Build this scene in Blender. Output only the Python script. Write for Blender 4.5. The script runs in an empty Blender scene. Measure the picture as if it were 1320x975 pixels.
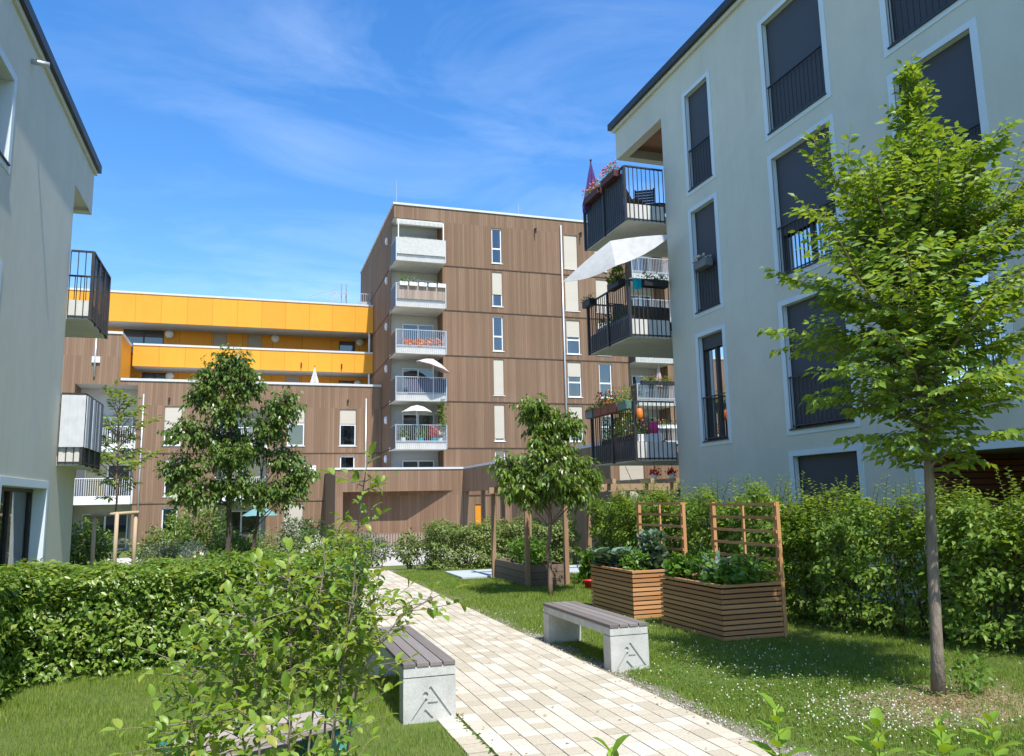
import bpy, math, random
import numpy as np
from mathutils import Vector, Matrix
SC = bpy.context.scene
COL = SC.collection
RAD = math.radians
rnd = random.Random(7)
rng = np.random.default_rng(7)

# ------------------------------------------------------------------ materials
def nodes_of(name):
    m = bpy.data.materials.new(name); m.use_nodes = True
    nt = m.node_tree; nt.nodes.clear()
    out = nt.nodes.new('ShaderNodeOutputMaterial')
    return m, nt, out
def N(nt, t, **k):
    n = nt.nodes.new(t)
    for a, b in k.items(): setattr(n, a, b)
    return n
def val(nt, op, a, b=None, c=None):
    n = N(nt, 'ShaderNodeMath', operation=op)
    for i, v in enumerate((a, b, c)):
        if v is None: continue
        if isinstance(v, (int, float)): n.inputs[i].default_value = v
        else: nt.links.new(v, n.inputs[i])
    return n.outputs[0]
def mixc(nt, f, a, b, blend='MIX'):
    n = N(nt, 'ShaderNodeMix', data_type='RGBA', blend_type=blend)
    for s, v in ((0, f), (6, a), (7, b)):
        if isinstance(v, (int, float)): n.inputs[s].default_value = v
        elif isinstance(v, tuple): n.inputs[s].default_value = (*v[:3], 1)
        else: nt.links.new(v, n.inputs[s])
    return n.outputs[2]
def noise(nt, vec, scale, detail=4, rough=.55, dist=0):
    n = N(nt, 'ShaderNodeTexNoise'); n.inputs['Scale'].default_value = scale
    n.inputs['Detail'].default_value = detail; n.inputs['Roughness'].default_value = rough
    n.inputs['Distortion'].default_value = dist
    nt.links.new(vec, n.inputs['Vector']); return n.outputs[0]
def mapping(nt, vec, scale=(1, 1, 1)):
    n = N(nt, 'ShaderNodeMapping'); n.inputs['Scale'].default_value = scale
    nt.links.new(vec, n.inputs['Vector']); return n.outputs[0]
def ramp(nt, f, stops):
    n = N(nt, 'ShaderNodeValToRGB'); e = n.color_ramp.elements
    while len(e) < len(stops): e.new(.5)
    for i, (p, c) in enumerate(stops):
        e[i].position = p; e[i].color = (*c[:3], 1)
    nt.links.new(f, n.inputs[0]); return n.outputs[0]
def bsdf(nt, out, col, rough=.6, metal=0, bump=None, bstr=.3, bdist=.01, spec=.5):
    b = N(nt, 'ShaderNodeBsdfPrincipled')
    if isinstance(col, tuple): b.inputs['Base Color'].default_value = (*col[:3], 1)
    else: nt.links.new(col, b.inputs['Base Color'])
    if isinstance(rough, (int, float)): b.inputs['Roughness'].default_value = rough
    else: nt.links.new(rough, b.inputs['Roughness'])
    b.inputs['Metallic'].default_value = metal
    b.inputs['Specular IOR Level'].default_value = spec
    if bump is not None:
        n = N(nt, 'ShaderNodeBump'); n.inputs['Strength'].default_value = bstr
        n.inputs['Distance'].default_value = bdist
        nt.links.new(bump, n.inputs['Height']); nt.links.new(n.outputs[0], b.inputs['Normal'])
    nt.links.new(b.outputs[0], out.inputs[0]); return b
def dark(c, k): return tuple(x*k for x in c)
def M_var(name, col, rough=.6, metal=0, var=.15, scale=4, bstr=.2, bscale=60, bdist=.004, spec=.4, stretch=(1, 1, 1)):
    m, nt, out = nodes_of(name)
    co = mapping(nt, N(nt, 'ShaderNodeTexCoord').outputs['Object'], stretch)
    n1 = noise(nt, co, scale, 6); n2 = noise(nt, co, bscale, 3)
    f = val(nt, 'MULTIPLY_ADD', n2, .35, val(nt, 'MULTIPLY', n1, .65))
    c = ramp(nt, f, [(.3, dark(col, 1-var)), (.7, dark(col, 1+var))])
    bsdf(nt, out, c, rough, metal, n2, bstr, bdist, spec); return m
def M_plaster(name, col):
    m, nt, out = nodes_of(name)
    co = N(nt, 'ShaderNodeTexCoord').outputs['Object']
    big = noise(nt, mapping(nt, co, (1, 1, .45)), .55, 5, .6, .6)
    mid = noise(nt, co, 2.3, 5, .6, .4)
    pat = noise(nt, mapping(nt, co, (1, 1, .6)), .8, 4, .55, 1.2)
    fine = noise(nt, co, 160, 2)
    c = ramp(nt, val(nt, 'MULTIPLY_ADD', mid, .35, val(nt, 'MULTIPLY', big, .65)),
             [(.32, dark(col, .92)), (.68, dark(col, 1.07))])
    lightp = ramp(nt, pat, [(.60, (0, 0, 0)), (.72, (1, 1, 1))])
    c = mixc(nt, val(nt, 'MULTIPLY', lightp, .22), c, (.58, .60, .56))
    stk = noise(nt, mapping(nt, co, (3.2, 3.2, .10)), 1.6, 5, .7)
    c = mixc(nt, val(nt, 'MULTIPLY', ramp(nt, stk, [(.52, (0, 0, 0)), (.78, (1, 1, 1))]), .16), c, dark(col, .62))
    bsdf(nt, out, c, .9, 0, fine, .25, .003, .2); return m
def M_cladding(name, c1, c2, board=.145):
    m, nt, out = nodes_of(name)
    tc = N(nt, 'ShaderNodeTexCoord').outputs['Object']
    s = N(nt, 'ShaderNodeSeparateXYZ'); nt.links.new(tc, s.inputs[0])
    h = val(nt, 'ADD', s.outputs[0], s.outputs[1])
    bi = val(nt, 'FLOOR', val(nt, 'DIVIDE', h, board))
    row = val(nt, 'FLOOR', val(nt, 'DIVIDE', val(nt, 'ADD', s.outputs[2], -.02), 2.94))
    cv = N(nt, 'ShaderNodeCombineXYZ'); nt.links.new(bi, cv.inputs[0]); nt.links.new(row, cv.inputs[1])
    wn = N(nt, 'ShaderNodeTexWhiteNoise', noise_dimensions='2D'); nt.links.new(cv.outputs[0], wn.inputs['Vector'])
    st = noise(nt, mapping(nt, tc, (14, 14, .7)), 1.2, 5, .65)
    big = noise(nt, mapping(nt, tc, (1, 1, .5)), .22, 3)
    f = val(nt, 'ADD', val(nt, 'MULTIPLY_ADD', wn.outputs[0], .38, .06), val(nt, 'ADD', val(nt, 'MULTIPLY', st, .5), val(nt, 'MULTIPLY_ADD', big, .5, -.25)))
    c = ramp(nt, f, [(.12, dark(c1, .8)), (.45, c1), (.85, c2)])
    fr = val(nt, 'FRACT', val(nt, 'DIVIDE', h, board))
    edge = val(nt, 'LESS_THAN', fr, .09)
    c = mixc(nt, val(nt, 'MULTIPLY', edge, .5), c, dark(c1, .35))
    hgt = val(nt, 'MULTIPLY_ADD', edge, -1.0, val(nt, 'MULTIPLY', st, .15))
    bsdf(nt, out, c, .8, 0, hgt, .5, .01, .2); return m
def M_panel(name, col, width=1.62, off=0):
    m, nt, out = nodes_of(name)
    tc = N(nt, 'ShaderNodeTexCoord').outputs['Object']
    s = N(nt, 'ShaderNodeSeparateXYZ'); nt.links.new(tc, s.inputs[0])
    h = val(nt, 'ADD', val(nt, 'ADD', s.outputs[0], s.outputs[1]), off)
    q = val(nt, 'DIVIDE', h, width)
    wn = N(nt, 'ShaderNodeTexWhiteNoise', noise_dimensions='1D'); nt.links.new(val(nt, 'FLOOR', q), wn.inputs['W'])
    n1 = noise(nt, tc, 1.5, 3)
    c = ramp(nt, val(nt, 'MULTIPLY_ADD', wn.outputs[0], .5, val(nt, 'MULTIPLY', n1, .5)), [(.2, dark(col, .93)), (.8, dark(col, 1.06))])
    stk = noise(nt, mapping(nt, tc, (5, 5, .25)), 1.3, 5, .65)
    c = mixc(nt, val(nt, 'MULTIPLY', ramp(nt, stk, [(.5, (0, 0, 0)), (.8, (1, 1, 1))]), .22), c, dark(col, .6))
    edge = val(nt, 'LESS_THAN', val(nt, 'FRACT', q), .022)
    c = mixc(nt, val(nt, 'MULTIPLY', edge, .55), c, dark(col, .35))
    bsdf(nt, out, c, .5, 0, val(nt, 'MULTIPLY', edge, -1), .4, .01, .3); return m
def M_wood(name, c1, c2, axis=0, rough=.7):
    m, nt, out = nodes_of(name)
    co = N(nt, 'ShaderNodeTexCoord').outputs['Object']
    sc = [26, 26, 26]; sc[axis] = 1.6
    geo = N(nt, 'ShaderNodeNewGeometry').outputs['Random Per Island']
    off = N(nt, 'ShaderNodeVectorMath', operation='ADD'); nt.links.new(co, off.inputs[0])
    cb = N(nt, 'ShaderNodeCombineXYZ')
    for i in range(3): nt.links.new(val(nt, 'MULTIPLY', geo, 17.0+i*5), cb.inputs[i])
    nt.links.new(cb.outputs[0], off.inputs[1])
    g = noise(nt, mapping(nt, off.outputs[0], tuple(sc)), 1, 6, .65, .5)
    f = val(nt, 'MULTIPLY_ADD', geo, .5, val(nt, 'MULTIPLY', g, .6))
    c = ramp(nt, f, [(.2, c1), (.85, c2)])
    bsdf(nt, out, c, rough, 0, g, .35, .004, .3); return m
def M_leaf(name, cols, transl=.35, rough=.45, spec=.35):
    m, nt, out = nodes_of(name)
    r = N(nt, 'ShaderNodeNewGeometry').outputs['Random Per Island']
    k = len(cols)
    co = N(nt, 'ShaderNodeTexCoord').outputs['Object']
    clump = noise(nt, co, 2.2, 2)
    f = val(nt, 'MULTIPLY_ADD', r, .75, val(nt, 'MULTIPLY_ADD', clump, .9, -.32))
    c = ramp(nt, f, [(i/(k-1) if k > 1 else 0, cc) for i, cc in enumerate(cols)])
    b = N(nt, 'ShaderNodeBsdfPrincipled'); nt.links.new(c, b.inputs['Base Color'])
    b.inputs['Roughness'].default_value = rough; b.inputs['Specular IOR Level'].default_value = spec
    t = N(nt, 'ShaderNodeBsdfTranslucent')
    tc = mixc(nt, 1.0, c, (1.45, 1.25, .45), 'MULTIPLY'); nt.links.new(tc, t.inputs[0])
    mx = N(nt, 'ShaderNodeMixShader'); mx.inputs[0].default_value = transl
    nt.links.new(b.outputs[0], mx.inputs[1]); nt.links.new(t.outputs[0], mx.inputs[2])
    nt.links.new(mx.outputs[0], out.inputs[0]); return m
def M_glass(name, col=(.02, .025, .03), rough=.02):
    m, nt, out = nodes_of(name)
    co = N(nt, 'ShaderNodeTexCoord').outputs['Object']
    n = noise(nt, co, .8, 2)
    b = bsdf(nt, out, col, rough, 0, n, .03, .05, .9); b.inputs['IOR'].default_value = 1.7
    return m
def M_cloth(name, col, transl=.3):
    m, nt, out = nodes_of(name)
    co = N(nt, 'ShaderNodeTexCoord').outputs['Object']
    n = noise(nt, co, 6, 4)
    c = ramp(nt, n, [(.3, dark(col, .9)), (.7, dark(col, 1.05))])
    d = N(nt, 'ShaderNodeBsdfDiffuse'); nt.links.new(c, d.inputs[0])
    t = N(nt, 'ShaderNodeBsdfTranslucent'); nt.links.new(c, t.inputs[0])
    mx = N(nt, 'ShaderNodeMixShader'); mx.inputs[0].default_value = transl
    nt.links.new(d.outputs[0], mx.inputs[1]); nt.links.new(t.outputs[0], mx.inputs[2]); nt.links.new(mx.outputs[0], out.inputs[0]); return m

def M_pane(name, tint=(.55, .6, .62)):
    m, nt, out = nodes_of(name)
    co = N(nt, 'ShaderNodeTexCoord').outputs['Object']
    bm = N(nt, 'ShaderNodeBump'); bm.inputs['Strength'].default_value = .04; bm.inputs['Distance'].default_value = .05; nt.links.new(noise(nt, co, .9, 2), bm.inputs['Height'])
    g = N(nt, 'ShaderNodeBsdfGlossy'); g.inputs['Roughness'].default_value = .02; nt.links.new(bm.outputs[0], g.inputs['Normal'])
    t = N(nt, 'ShaderNodeBsdfTransparent'); t.inputs[0].default_value = (*tint, 1)
    f = N(nt, 'ShaderNodeFresnel'); f.inputs['IOR'].default_value = 1.9
    mx = N(nt, 'ShaderNodeMixShader'); nt.links.new(val(nt, 'MULTIPLY_ADD', f.outputs[0], .9, .12), mx.inputs[0])
    nt.links.new(t.outputs[0], mx.inputs[1]); nt.links.new(g.outputs[0], mx.inputs[2]); nt.links.new(mx.outputs[0], out.inputs[0]); return m
MT = {}
MT['plaster'] = M_plaster('sage_plaster', (.62, .61, .51))
MT['surround'] = M_var('pale_blue_render', (.64, .72, .75), .8, var=.05, scale=1.5, bstr=.1)
MT['blind'] = M_var('charcoal_blind', (.060, .064, .074), .6, var=.08, scale=1, bstr=.4, bscale=40, stretch=(.05, .05, 1))
MT['metal'] = M_var('anthracite_metal', (.048, .049, .052), .45, .3, var=.2, scale=8, bstr=.05)
MT['metalsheet'] = M_var('charcoal_sheet', (.085, .088, .092), .5, .2, var=.2, scale=3, bstr=.05)
MT['galv'] = M_var('galvanised_metal', (.50, .52, .53), .45, .6, var=.12, scale=6, bstr=.05)
MT['white'] = M_var('white_paint', (.74, .75, .75), .5, var=.05, scale=3, bstr=.05)
MT['cap'] = M_var('light_roof_capping', (.56, .57, .57), .5, .0, var=.06, scale=3, bstr=.05)
MT['capdark'] = M_var('dark_roof_capping', (.045, .05, .058), .5, .3, var=.15, scale=3, bstr=.05)
MT['concrete'] = M_var('pale_concrete', (.47, .47, .44), .85, var=.26, scale=4.5, bstr=.35, bscale=70)
MT['concrete2'] = M_var('balcony_concrete', (.58, .57, .53), .85, var=.14, scale=2.5, bstr=.3, bscale=50)
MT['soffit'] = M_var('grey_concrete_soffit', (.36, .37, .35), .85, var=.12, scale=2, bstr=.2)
MT['clad'] = M_cladding('brown_timber_cladding', (.203, .127, .080), (.277, .182, .119))
MT['cladlow'] = M_cladding('tan_timber_cladding', (.220, .139, .088), (.298, .198, .131))
MT['clad_line'] = M_var('dark_floor_joint', (.085, .057, .04), .8, var=.1)
MT['yellow'] = M_panel('yellow_panel', (.75, .325, .028))
MT['yellow2'] = M_panel('deep_yellow_panel', (.66, .27, .02), 2.1, .7)
MT['glass'] = M_glass('window_glass')
MT['glass_dark'] = M_glass('dark_window_glass')
MT['glass_sky'] = M_glass('pale_window_glass', (.10, .16, .18), .03)
MT['pane'] = M_pane('clear_window_glass')
MT['curtain'] = M_cloth('net_curtain', (.62, .62, .60), .3)
MT['curtain_blue'] = M_cloth('pale_blue_curtain', (.42, .52, .62), .3)
MT['shade'] = M_var('cream_roller_shutter', (.52, .47, .39), .7, var=.04, scale=1, bstr=.5, bscale=9, bdist=.01, stretch=(.02, .02, 1.6))
MT['greyshade'] = M_var('grey_roller_shutter', (.33, .29, .25), .7, var=.05, scale=1, bstr=.5, bscale=9, bdist=.01, stretch=(.02, .02, 1.6))
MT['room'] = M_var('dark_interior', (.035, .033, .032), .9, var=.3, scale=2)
MT['larch_x'] = M_wood('larch_wood_x', (.36, .165, .065), (.56, .30, .135), 0)
MT['larch_y'] = M_wood('larch_wood_y', (.36, .165, .065), (.56, .30, .135), 1)
MT['larch_z'] = M_wood('larch_wood_z', (.38, .175, .07), (.58, .32, .145), 2)
for ax_, k_ in ((0, 'x'), (1, 'y'), (2, 'z')): MT['pergola_'+k_] = M_wood('pergola_wood_'+k_, (.25, .15, .09), (.43, .29, .18), ax_)
MT['greywood'] = M_wood('weathered_slats', (.105, .09, .082), (.25, .22, .20), 1)
MT['greywood_x'] = M_wood('silver_wood', (.20, .17, .14), (.42, .37, .32), 0)
MT['oldbox'] = M_wood('old_bed_wood', (.10, .07, .05), (.22, .165, .125), 0)
MT['stake'] = M_wood('stake_wood', (.34, .25, .16), (.50, .40, .28), 2)
MT['redwood'] = M_wood('red_brown_slats', (.16, .062, .03), (.27, .11, .055), 1)
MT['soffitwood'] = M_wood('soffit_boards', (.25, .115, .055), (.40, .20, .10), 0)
MT['bark'] = M_var('grey_bark', (.215, .175, .135), .9, var=.4, scale=9, bstr=.9, bscale=28, bdist=.02, stretch=(1, 1, .35))
MT['bark_red'] = M_var('cherry_bark', (.22, .145, .11), .8, var=.35, scale=12, bstr=.7, bscale=30, bdist=.02, stretch=(1, 1, 2))
MT['bark_dark'] = M_var('dark_bark', (.085, .065, .05), .9, var=.35, scale=9, bstr=.8, bscale=25, bdist=.02)
MT['soil'] = M_var('dark_soil', (.055, .038, .026), .95, var=.4, scale=14, bstr=.9, bscale=40, bdist=.03)
MT['green_plastic'] = M_var('green_paint', (.03, .17, .125), .45, var=.25, scale=5, bstr=.1)
MT['slab'] = M_var('blue_grey_paving', (.40, .45, .47), .8, var=.1, scale=2, bstr=.2)
MT['black'] = M_var('black_plastic', (.018, .018, .02), .5, var=.2)
MT['terracotta'] = M_var('terracotta', (.27, .085, .05), .7, var=.15)
MT['maroon'] = M_var('maroon_box_plastic', (.085, .022, .025), .6, var=.15)
MT['pot_green'] = M_var('green_box_plastic', (.10, .19, .15), .5, var=.1)
MT['pot_grey'] = M_var('grey_box_plastic', (.16, .17, .18), .5, var=.1)
MT['red'] = M_var('red_plastic', (.42, .02, .025), .45, var=.15)
MT['pink'] = M_var('pink_plastic', (.75, .06, .25), .4, var=.1)
MT['orange'] = M_var('orange_plastic', (.75, .20, .03), .5, var=.1)
MT['teal'] = M_cloth('turquoise_cloth', (.03, .48, .58))
MT['seacloth'] = M_cloth('pale_sea_green_canvas', (.22, .42, .42))
MT['purple'] = M_cloth('purple_cloth', (.115, .07, .22), .12)
MT['whitecloth'] = M_cloth('white_canvas', (.72, .71, .67), .3)
MT['sheet'] = M_cloth('white_tarpaulin', (.66, .68, .70), .15)
MT['greysheet'] = M_cloth('grey_tarpaulin', (.30, .32, .35), .15)
MT['pinkcloth'] = M_cloth('blush_canvas', (.66, .55, .52), .25)
MT['yellowcloth'] = M_cloth('yellow_towel', (.72, .42, .03), .3)
MT['navycloth'] = M_cloth('slate_cloth', (.10, .10, .15), .1)
MT['reed'] = M_wood('reed_screen', (.25, .185, .14), (.42, .33, .27), 2)
MT['leaf_horn'] = M_leaf('hornbeam_leaf', [(.11, .20, .028), (.175, .295, .04), (.24, .365, .055), (.31, .41, .075)], .42)
MT['leaf_hedge'] = M_leaf('hedge_leaf', [(.06, .125, .016), (.11, .205, .024), (.165, .275, .034), (.225, .33, .05), (.29, .31, .06)], .35, .35, .45)
MT['leaf_hedge2'] = M_leaf('hornbeam_hedge_leaf', [(.075, .15, .022), (.125, .23, .03), (.18, .30, .04), (.24, .35, .055), (.29, .35, .065)], .42)
MT['leaf_cherry'] = M_leaf('cherry_leaf', [(.065, .125, .02), (.105, .19, .025), (.16, .26, .036), (.22, .32, .052)], .35, .35, .45)
MT['leaf_dark'] = M_leaf('dark_glossy_leaf', [(.022, .058, .012), (.04, .092, .018), (.07, .14, .026), (.10, .18, .04)], .22, .35, .5)
MT['leaf_tree'] = M_leaf('dark_tree_leaf', [(.06, .12, .022), (.10, .18, .034), (.15, .24, .05), (.20, .29, .07)], .28, .35, .5)
MT['leaf_shrub'] = M_leaf('juneberry_leaf', [(.09, .17, .022), (.15, .26, .03), (.21, .33, .04), (.26, .365, .055), (.36, .35, .07)], .4, .4, .4)
MT['leaf_far'] = M_leaf('far_shrub_leaf', [(.055, .11, .02), (.10, .18, .03), (.16, .25, .045), (.23, .31, .07)], .35)
MT['leaf_farlight'] = M_leaf('privet_leaf', [(.07, .12, .025), (.13, .20, .04), (.21, .28, .07), (.40, .43, .21)], .35)
MT['leaf_grey'] = M_leaf('lavender_leaf', [(.12, .15, .10), (.18, .22, .14), (.25, .28, .20)], .3)
MT['leaf_blue'] = M_leaf('kale_leaf', [(.075, .14, .10), (.12, .20, .15), (.17, .26, .20), (.22, .31, .24)], .2, .45, .4)
MT['leaf_salad'] = M_leaf('salad_leaf', [(.06, .15, .018), (.11, .23, .027), (.17, .31, .04)], .35)
MT['leaf_sprig'] = M_leaf('sprig_leaf', [(.12, .24, .022), (.20, .34, .036), (.28, .40, .055)], .42)
MT['petal_pink'] = M_leaf('pink_petal', [(.6, .08, .14), (.75, .2, .28), (.8, .35, .4)], .25)
MT['petal_red'] = M_leaf('red_petal', [(.5, .01, .015), (.65, .03, .02)], .25)
MT['petal_white'] = M_leaf('white_petal', [(.62, .62, .54), (.75, .74, .68)], .25)
MT['petal_mix'] = M_leaf('orange_petal', [(.7, .16, .03), (.75, .3, .08), (.7, .4, .15)], .25)
MT['litter'] = M_leaf('dry_litter', [(.26, .18, .10), (.38, .29, .17), (.50, .40, .26)], .2)
MT['grass'] = M_leaf('grass_blade', [(.12, .195, .03), (.175, .265, .04), (.23, .325, .052), (.33, .37, .10)], .35, .5, .3)
MT['clover'] = M_leaf('clover_leaf', [(.08, .16, .03), (.115, .22, .04), (.16, .27, .06)], .3, .6, .2)

def M_paver():
    m, nt, out = nodes_of('cream_pavers')
    co = N(nt, 'ShaderNodeTexCoord').outputs['Object']
    r = N(nt, 'ShaderNodeNewGeometry').outputs['Random Per Island']
    g = noise(nt, co, 45, 4, .6); b = noise(nt, co, 1.1, 4)
    c = ramp(nt, r, [(0, (.40, .36, .285)), (.25, (.44, .40, .32)), (.5, (.48, .445, .37)), (.75, (.52, .49, .415)), (1, (.56, .535, .47))])
    c = mixc(nt, .35, c, ramp(nt, g, [(.3, (.33, .29, .22)), (.7, (.72, .68, .6))]), 'OVERLAY')
    c = mixc(nt, val(nt, 'MULTIPLY', ramp(nt, b, [(.5, (0, 0, 0)), (.72, (1, 1, 1))]), .22), c, (.36, .31, .24))
    bsdf(nt, out, c, .85, 0, g, .35, .004, .25); return m
MT['paver'] = M_paver()
MT['joint'] = M_var('joint_sand', (.20, .17, .115), .95, var=.3, scale=20, bstr=.5)
def M_ground():
    m, nt, out = nodes_of('lawn_soil')
    co = N(nt, 'ShaderNodeTexCoord').outputs['Object']
    n = noise(nt, co, 3, 5); f = noise(nt, co, 60, 4)
    c = ramp(nt, n, [(.3, (.08, .12, .03)), (.5, (.105, .155, .036)), (.72, (.16, .17, .06))])
    c = mixc(nt, .5, c, ramp(nt, f, [(.3, (.05, .07, .02)), (.7, (.15, .19, .06))]))
    s = N(nt, 'ShaderNodeSeparateXYZ'); nt.links.new(co, s.inputs[0])
    # bare earth ring by the tree and a worn verge along the path
    dx = val(nt, 'MULTIPLY', val(nt, 'SUBTRACT', s.outputs[0], 5.45), .62); dy = val(nt, 'SUBTRACT', s.outputs[1], 5.35)
    d = val(nt, 'SQRT', val(nt, 'ADD', val(nt, 'MULTIPLY', dx, dx), val(nt, 'MULTIPLY', dy, dy)))
    e = val(nt, 'ADD', d, val(nt, 'MULTIPLY_ADD', n, 1.0, -.5))
    m1 = ramp(nt, e, [(.38, (1, 1, 1)), (.7, (0, 0, 0))])
    w = val(nt, 'ABSOLUTE', val(nt, 'SUBTRACT', s.outputs[0], 3.42))
    w = val(nt, 'ADD', w, val(nt, 'MULTIPLY_ADD', n, .5, -.25))
    m2 = ramp(nt, w, [(.06, (1, 1, 1)), (.2, (0, 0, 0))])
    soil = ramp(nt, f, [(.3, (.17, .12, .075)), (.7, (.36, .29, .20))])
    c = mixc(nt, m1, c, soil); c = mixc(nt, m2, c, ramp(nt, f, [(.3, (.15, .13, .105)), (.7, (.33, .30, .25))]))
    bsdf(nt, out, c, .95, 0, f, .6, .02, .1); return m
MT['ground'] = M_ground()
MT['ribs'] = M_var('brown_plinth_ribs', (.30, .24, .19), .85, var=.15)
MT['loggia'] = M_var('grey_white_render', (.50, .50, .49), .8, var=.05)
MT['gravel'] = M_var('pale_gravel', (.50, .47, .41), .95, var=.35, scale=30, bstr=.9, bscale=50, bdist=.03)

# ------------------------------------------------------------------ mesh helpers
class MB:
    def __init__(s): s.v = []; s.f = []; s.m = []
    def add(s, vs, fs, m=0):
        o = len(s.v); s.v.extend([tuple(p) for p in vs])
        s.f.extend([tuple(i+o for i in f) for f in fs]); s.m.extend([m]*len(fs)); return s
    def quad(s, a, b, c, d, m=0): return s.add([a, b, c, d], [(0, 1, 2, 3)], m)
    def box(s, x0, y0, z0, x1, y1, z1, m=0):
        x0, x1 = min(x0, x1), max(x0, x1); y0, y1 = min(y0, y1), max(y0, y1); z0, z1 = min(z0, z1), max(z0, z1)
        return s.add([(x0, y0, z0), (x1, y0, z0), (x1, y1, z0), (x0, y1, z0), (x0, y0, z1), (x1, y0, z1), (x1, y1, z1), (x0, y1, z1)],
                     [(0, 3, 2, 1), (4, 5, 6, 7), (0, 1, 5, 4), (1, 2, 6, 5), (2, 3, 7, 6), (3, 0, 4, 7)], m)
    def bar(s, a, b, w, h, m=0, up=(0, 0, 1)):
        a, b = Vector(a), Vector(b); d = (b-a).normalized(); u = Vector(up)
        if abs(d.dot(u)) > .98: u = Vector((1, 0, 0))
        r = d.cross(u).normalized()*w/2; t = r.cross(d).normalized()*h/2
        vs = [a-r-t, a+r-t, a+r+t, a-r+t, b-r-t, b+r-t, b+r+t, b-r+t]
        return s.add(vs, [(0, 1, 2, 3), (7, 6, 5, 4), (0, 4, 5, 1), (1, 5, 6, 2), (2, 6, 7, 3), (3, 7, 4, 0)], m)
    def tube(s, pts, rad, n=6, m=0, cap=True):
        pts = [Vector(p) for p in pts]; k = len(pts)
        if isinstance(rad, (int, float)): rad = [rad]*k
        vs = []; r = None
        for i, p in enumerate(pts):
            d = (pts[min(i+1, k-1)]-pts[max(i-1, 0)]).normalized()
            if r is None: r = d.cross(Vector((.31, .77, .12))).normalized()
            else: r = (r-d*r.dot(d)).normalized()
            t = d.cross(r)
            for j in range(n):
                a = 2*math.pi*j/n; vs.append(p+(r*math.cos(a)+t*math.sin(a))*rad[i])
        fs = [(i*n+j, i*n+(j+1) % n, (i+1)*n+(j+1) % n, (i+1)*n+j) for i in range(k-1) for j in range(n)]
        if cap: fs += [tuple(range(n-1, -1, -1)), tuple(range((k-1)*n, k*n))]
        return s.add(vs, fs, m)
    def lathe(s, c, prof, n=12, m=0, axis='z'):
        vs = []
        for r, h in prof:
            for j in range(n):
                a = 2*math.pi*j/n; x, y = r*math.cos(a), r*math.sin(a)
                vs.append((c[0]+x, c[1]+y, c[2]+h) if axis == 'z' else (c[0]+x, c[1]+h, c[2]+y))
        k = len(prof)
        fs = [(i*n+j, i*n+(j+1) % n, (i+1)*n+(j+1) % n, (i+1)*n+j) for i in range(k-1) for j in range(n)]
        fs += [tuple(range(n-1, -1, -1)), tuple(range((k-1)*n, k*n))]
        return s.add(vs, fs, m)
    def build(s, name, mats, parent=None, loc=None, smooth=False, bevel=0):
        me = bpy.data.meshes.new(name)
        org = world_of(parent) if parent is not None else Vector(loc or (0, 0, 0))
        me.from_pydata([(p[0]-org.x, p[1]-org.y, p[2]-org.z) for p in s.v], [], s.f)
        return finish(me, name, mats, parent, org, s.m, smooth, bevel)
def world_of(o):
    p = Vector((0, 0, 0))
    while o is not None: p = p+o.location; o = o.parent
    return p
def finish(me, name, mats, parent, org, midx=None, smooth=False, bevel=0):
    if not isinstance(mats, (list, tuple)): mats = [mats]
    for mm in mats: me.materials.append(MT[mm] if isinstance(mm, str) else mm)
    if midx is not None and len(mats) > 1: me.polygons.foreach_set('material_index', np.array(midx, dtype=np.int32))
    if smooth: me.polygons.foreach_set('use_smooth', np.ones(len(me.polygons), dtype=bool))
    me.update()
    o = bpy.data.objects.new(name, me); COL.objects.link(o)
    if parent is not None: o.parent = parent
    else: o.location = org
    if bevel:
        b = o.modifiers.new('bevel', 'BEVEL'); b.width = bevel; b.segments = 2; b.limit_method = 'ANGLE'
    return o
def thing(name, label, cat, loc, group=None):
    o = bpy.data.objects.new(name, None); COL.objects.link(o); o.location = loc; o.empty_display_size = .2
    o['label'] = label; o['category'] = cat
    if group: o['group'] = group
    return o
def tag(o, label, cat, group=None, kind=None):
    o['label'] = label; o['category'] = cat
    if group: o['group'] = group
    if kind: o['kind'] = kind
    return o
def structure(o): o['kind'] = 'structure'; return o
Z = Vector((0, 0, 1))
class Frame:            # a wall face: u along it, z up, n outwards
    def __init__(s, O, U, Nn): s.O = Vector(O); s.U = Vector(U); s.N = Vector(Nn)
    def p(s, u, z, n=0): return s.O+s.U*u+Z*z+s.N*n
    def box(s, mb, u0, z0, n0, u1, z1, n1, m=0):
        a, b = s.p(u0, z0, n0), s.p(u1, z1, n1); mb.box(a.x, a.y, a.z, b.x, b.y, b.z, m)
    def wall(s, mb, u0, z0, u1, z1, holes=(), m=0, mr=None):
        us = sorted({u0, u1, *[min(max(h[0], u0), u1) for h in holes], *[min(max(h[2], u0), u1) for h in holes]})
        zs = sorted({z0, z1, *[min(max(h[1], z0), z1) for h in holes], *[min(max(h[3], z0), z1) for h in holes]})
        for a, b in zip(us, us[1:]):
            for c, d in zip(zs, zs[1:]):
                x, y = (a+b)/2, (c+d)/2
                if any(h[0] < x < h[2] and h[1] < y < h[3] for h in holes): continue
                mb.quad(s.p(a, c), s.p(b, c), s.p(b, d), s.p(a, d), m)
        for h in holes:
            D = -h[4]; k = m if mr is None else mr
            if D == 0: continue
            a, c, b, d = h[:4]
            mb.quad(s.p(a, c), s.p(a, d), s.p(a, d, D), s.p(a, c, D), k); mb.quad(s.p(b, c), s.p(b, d), s.p(b, d, D), s.p(b, c, D), k)
            mb.quad(s.p(a, c), s.p(b, c), s.p(b, c, D), s.p(a, c, D), k); mb.quad(s.p(a, d), s.p(b, d), s.p(b, d, D), s.p(a, d, D), k)

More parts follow.
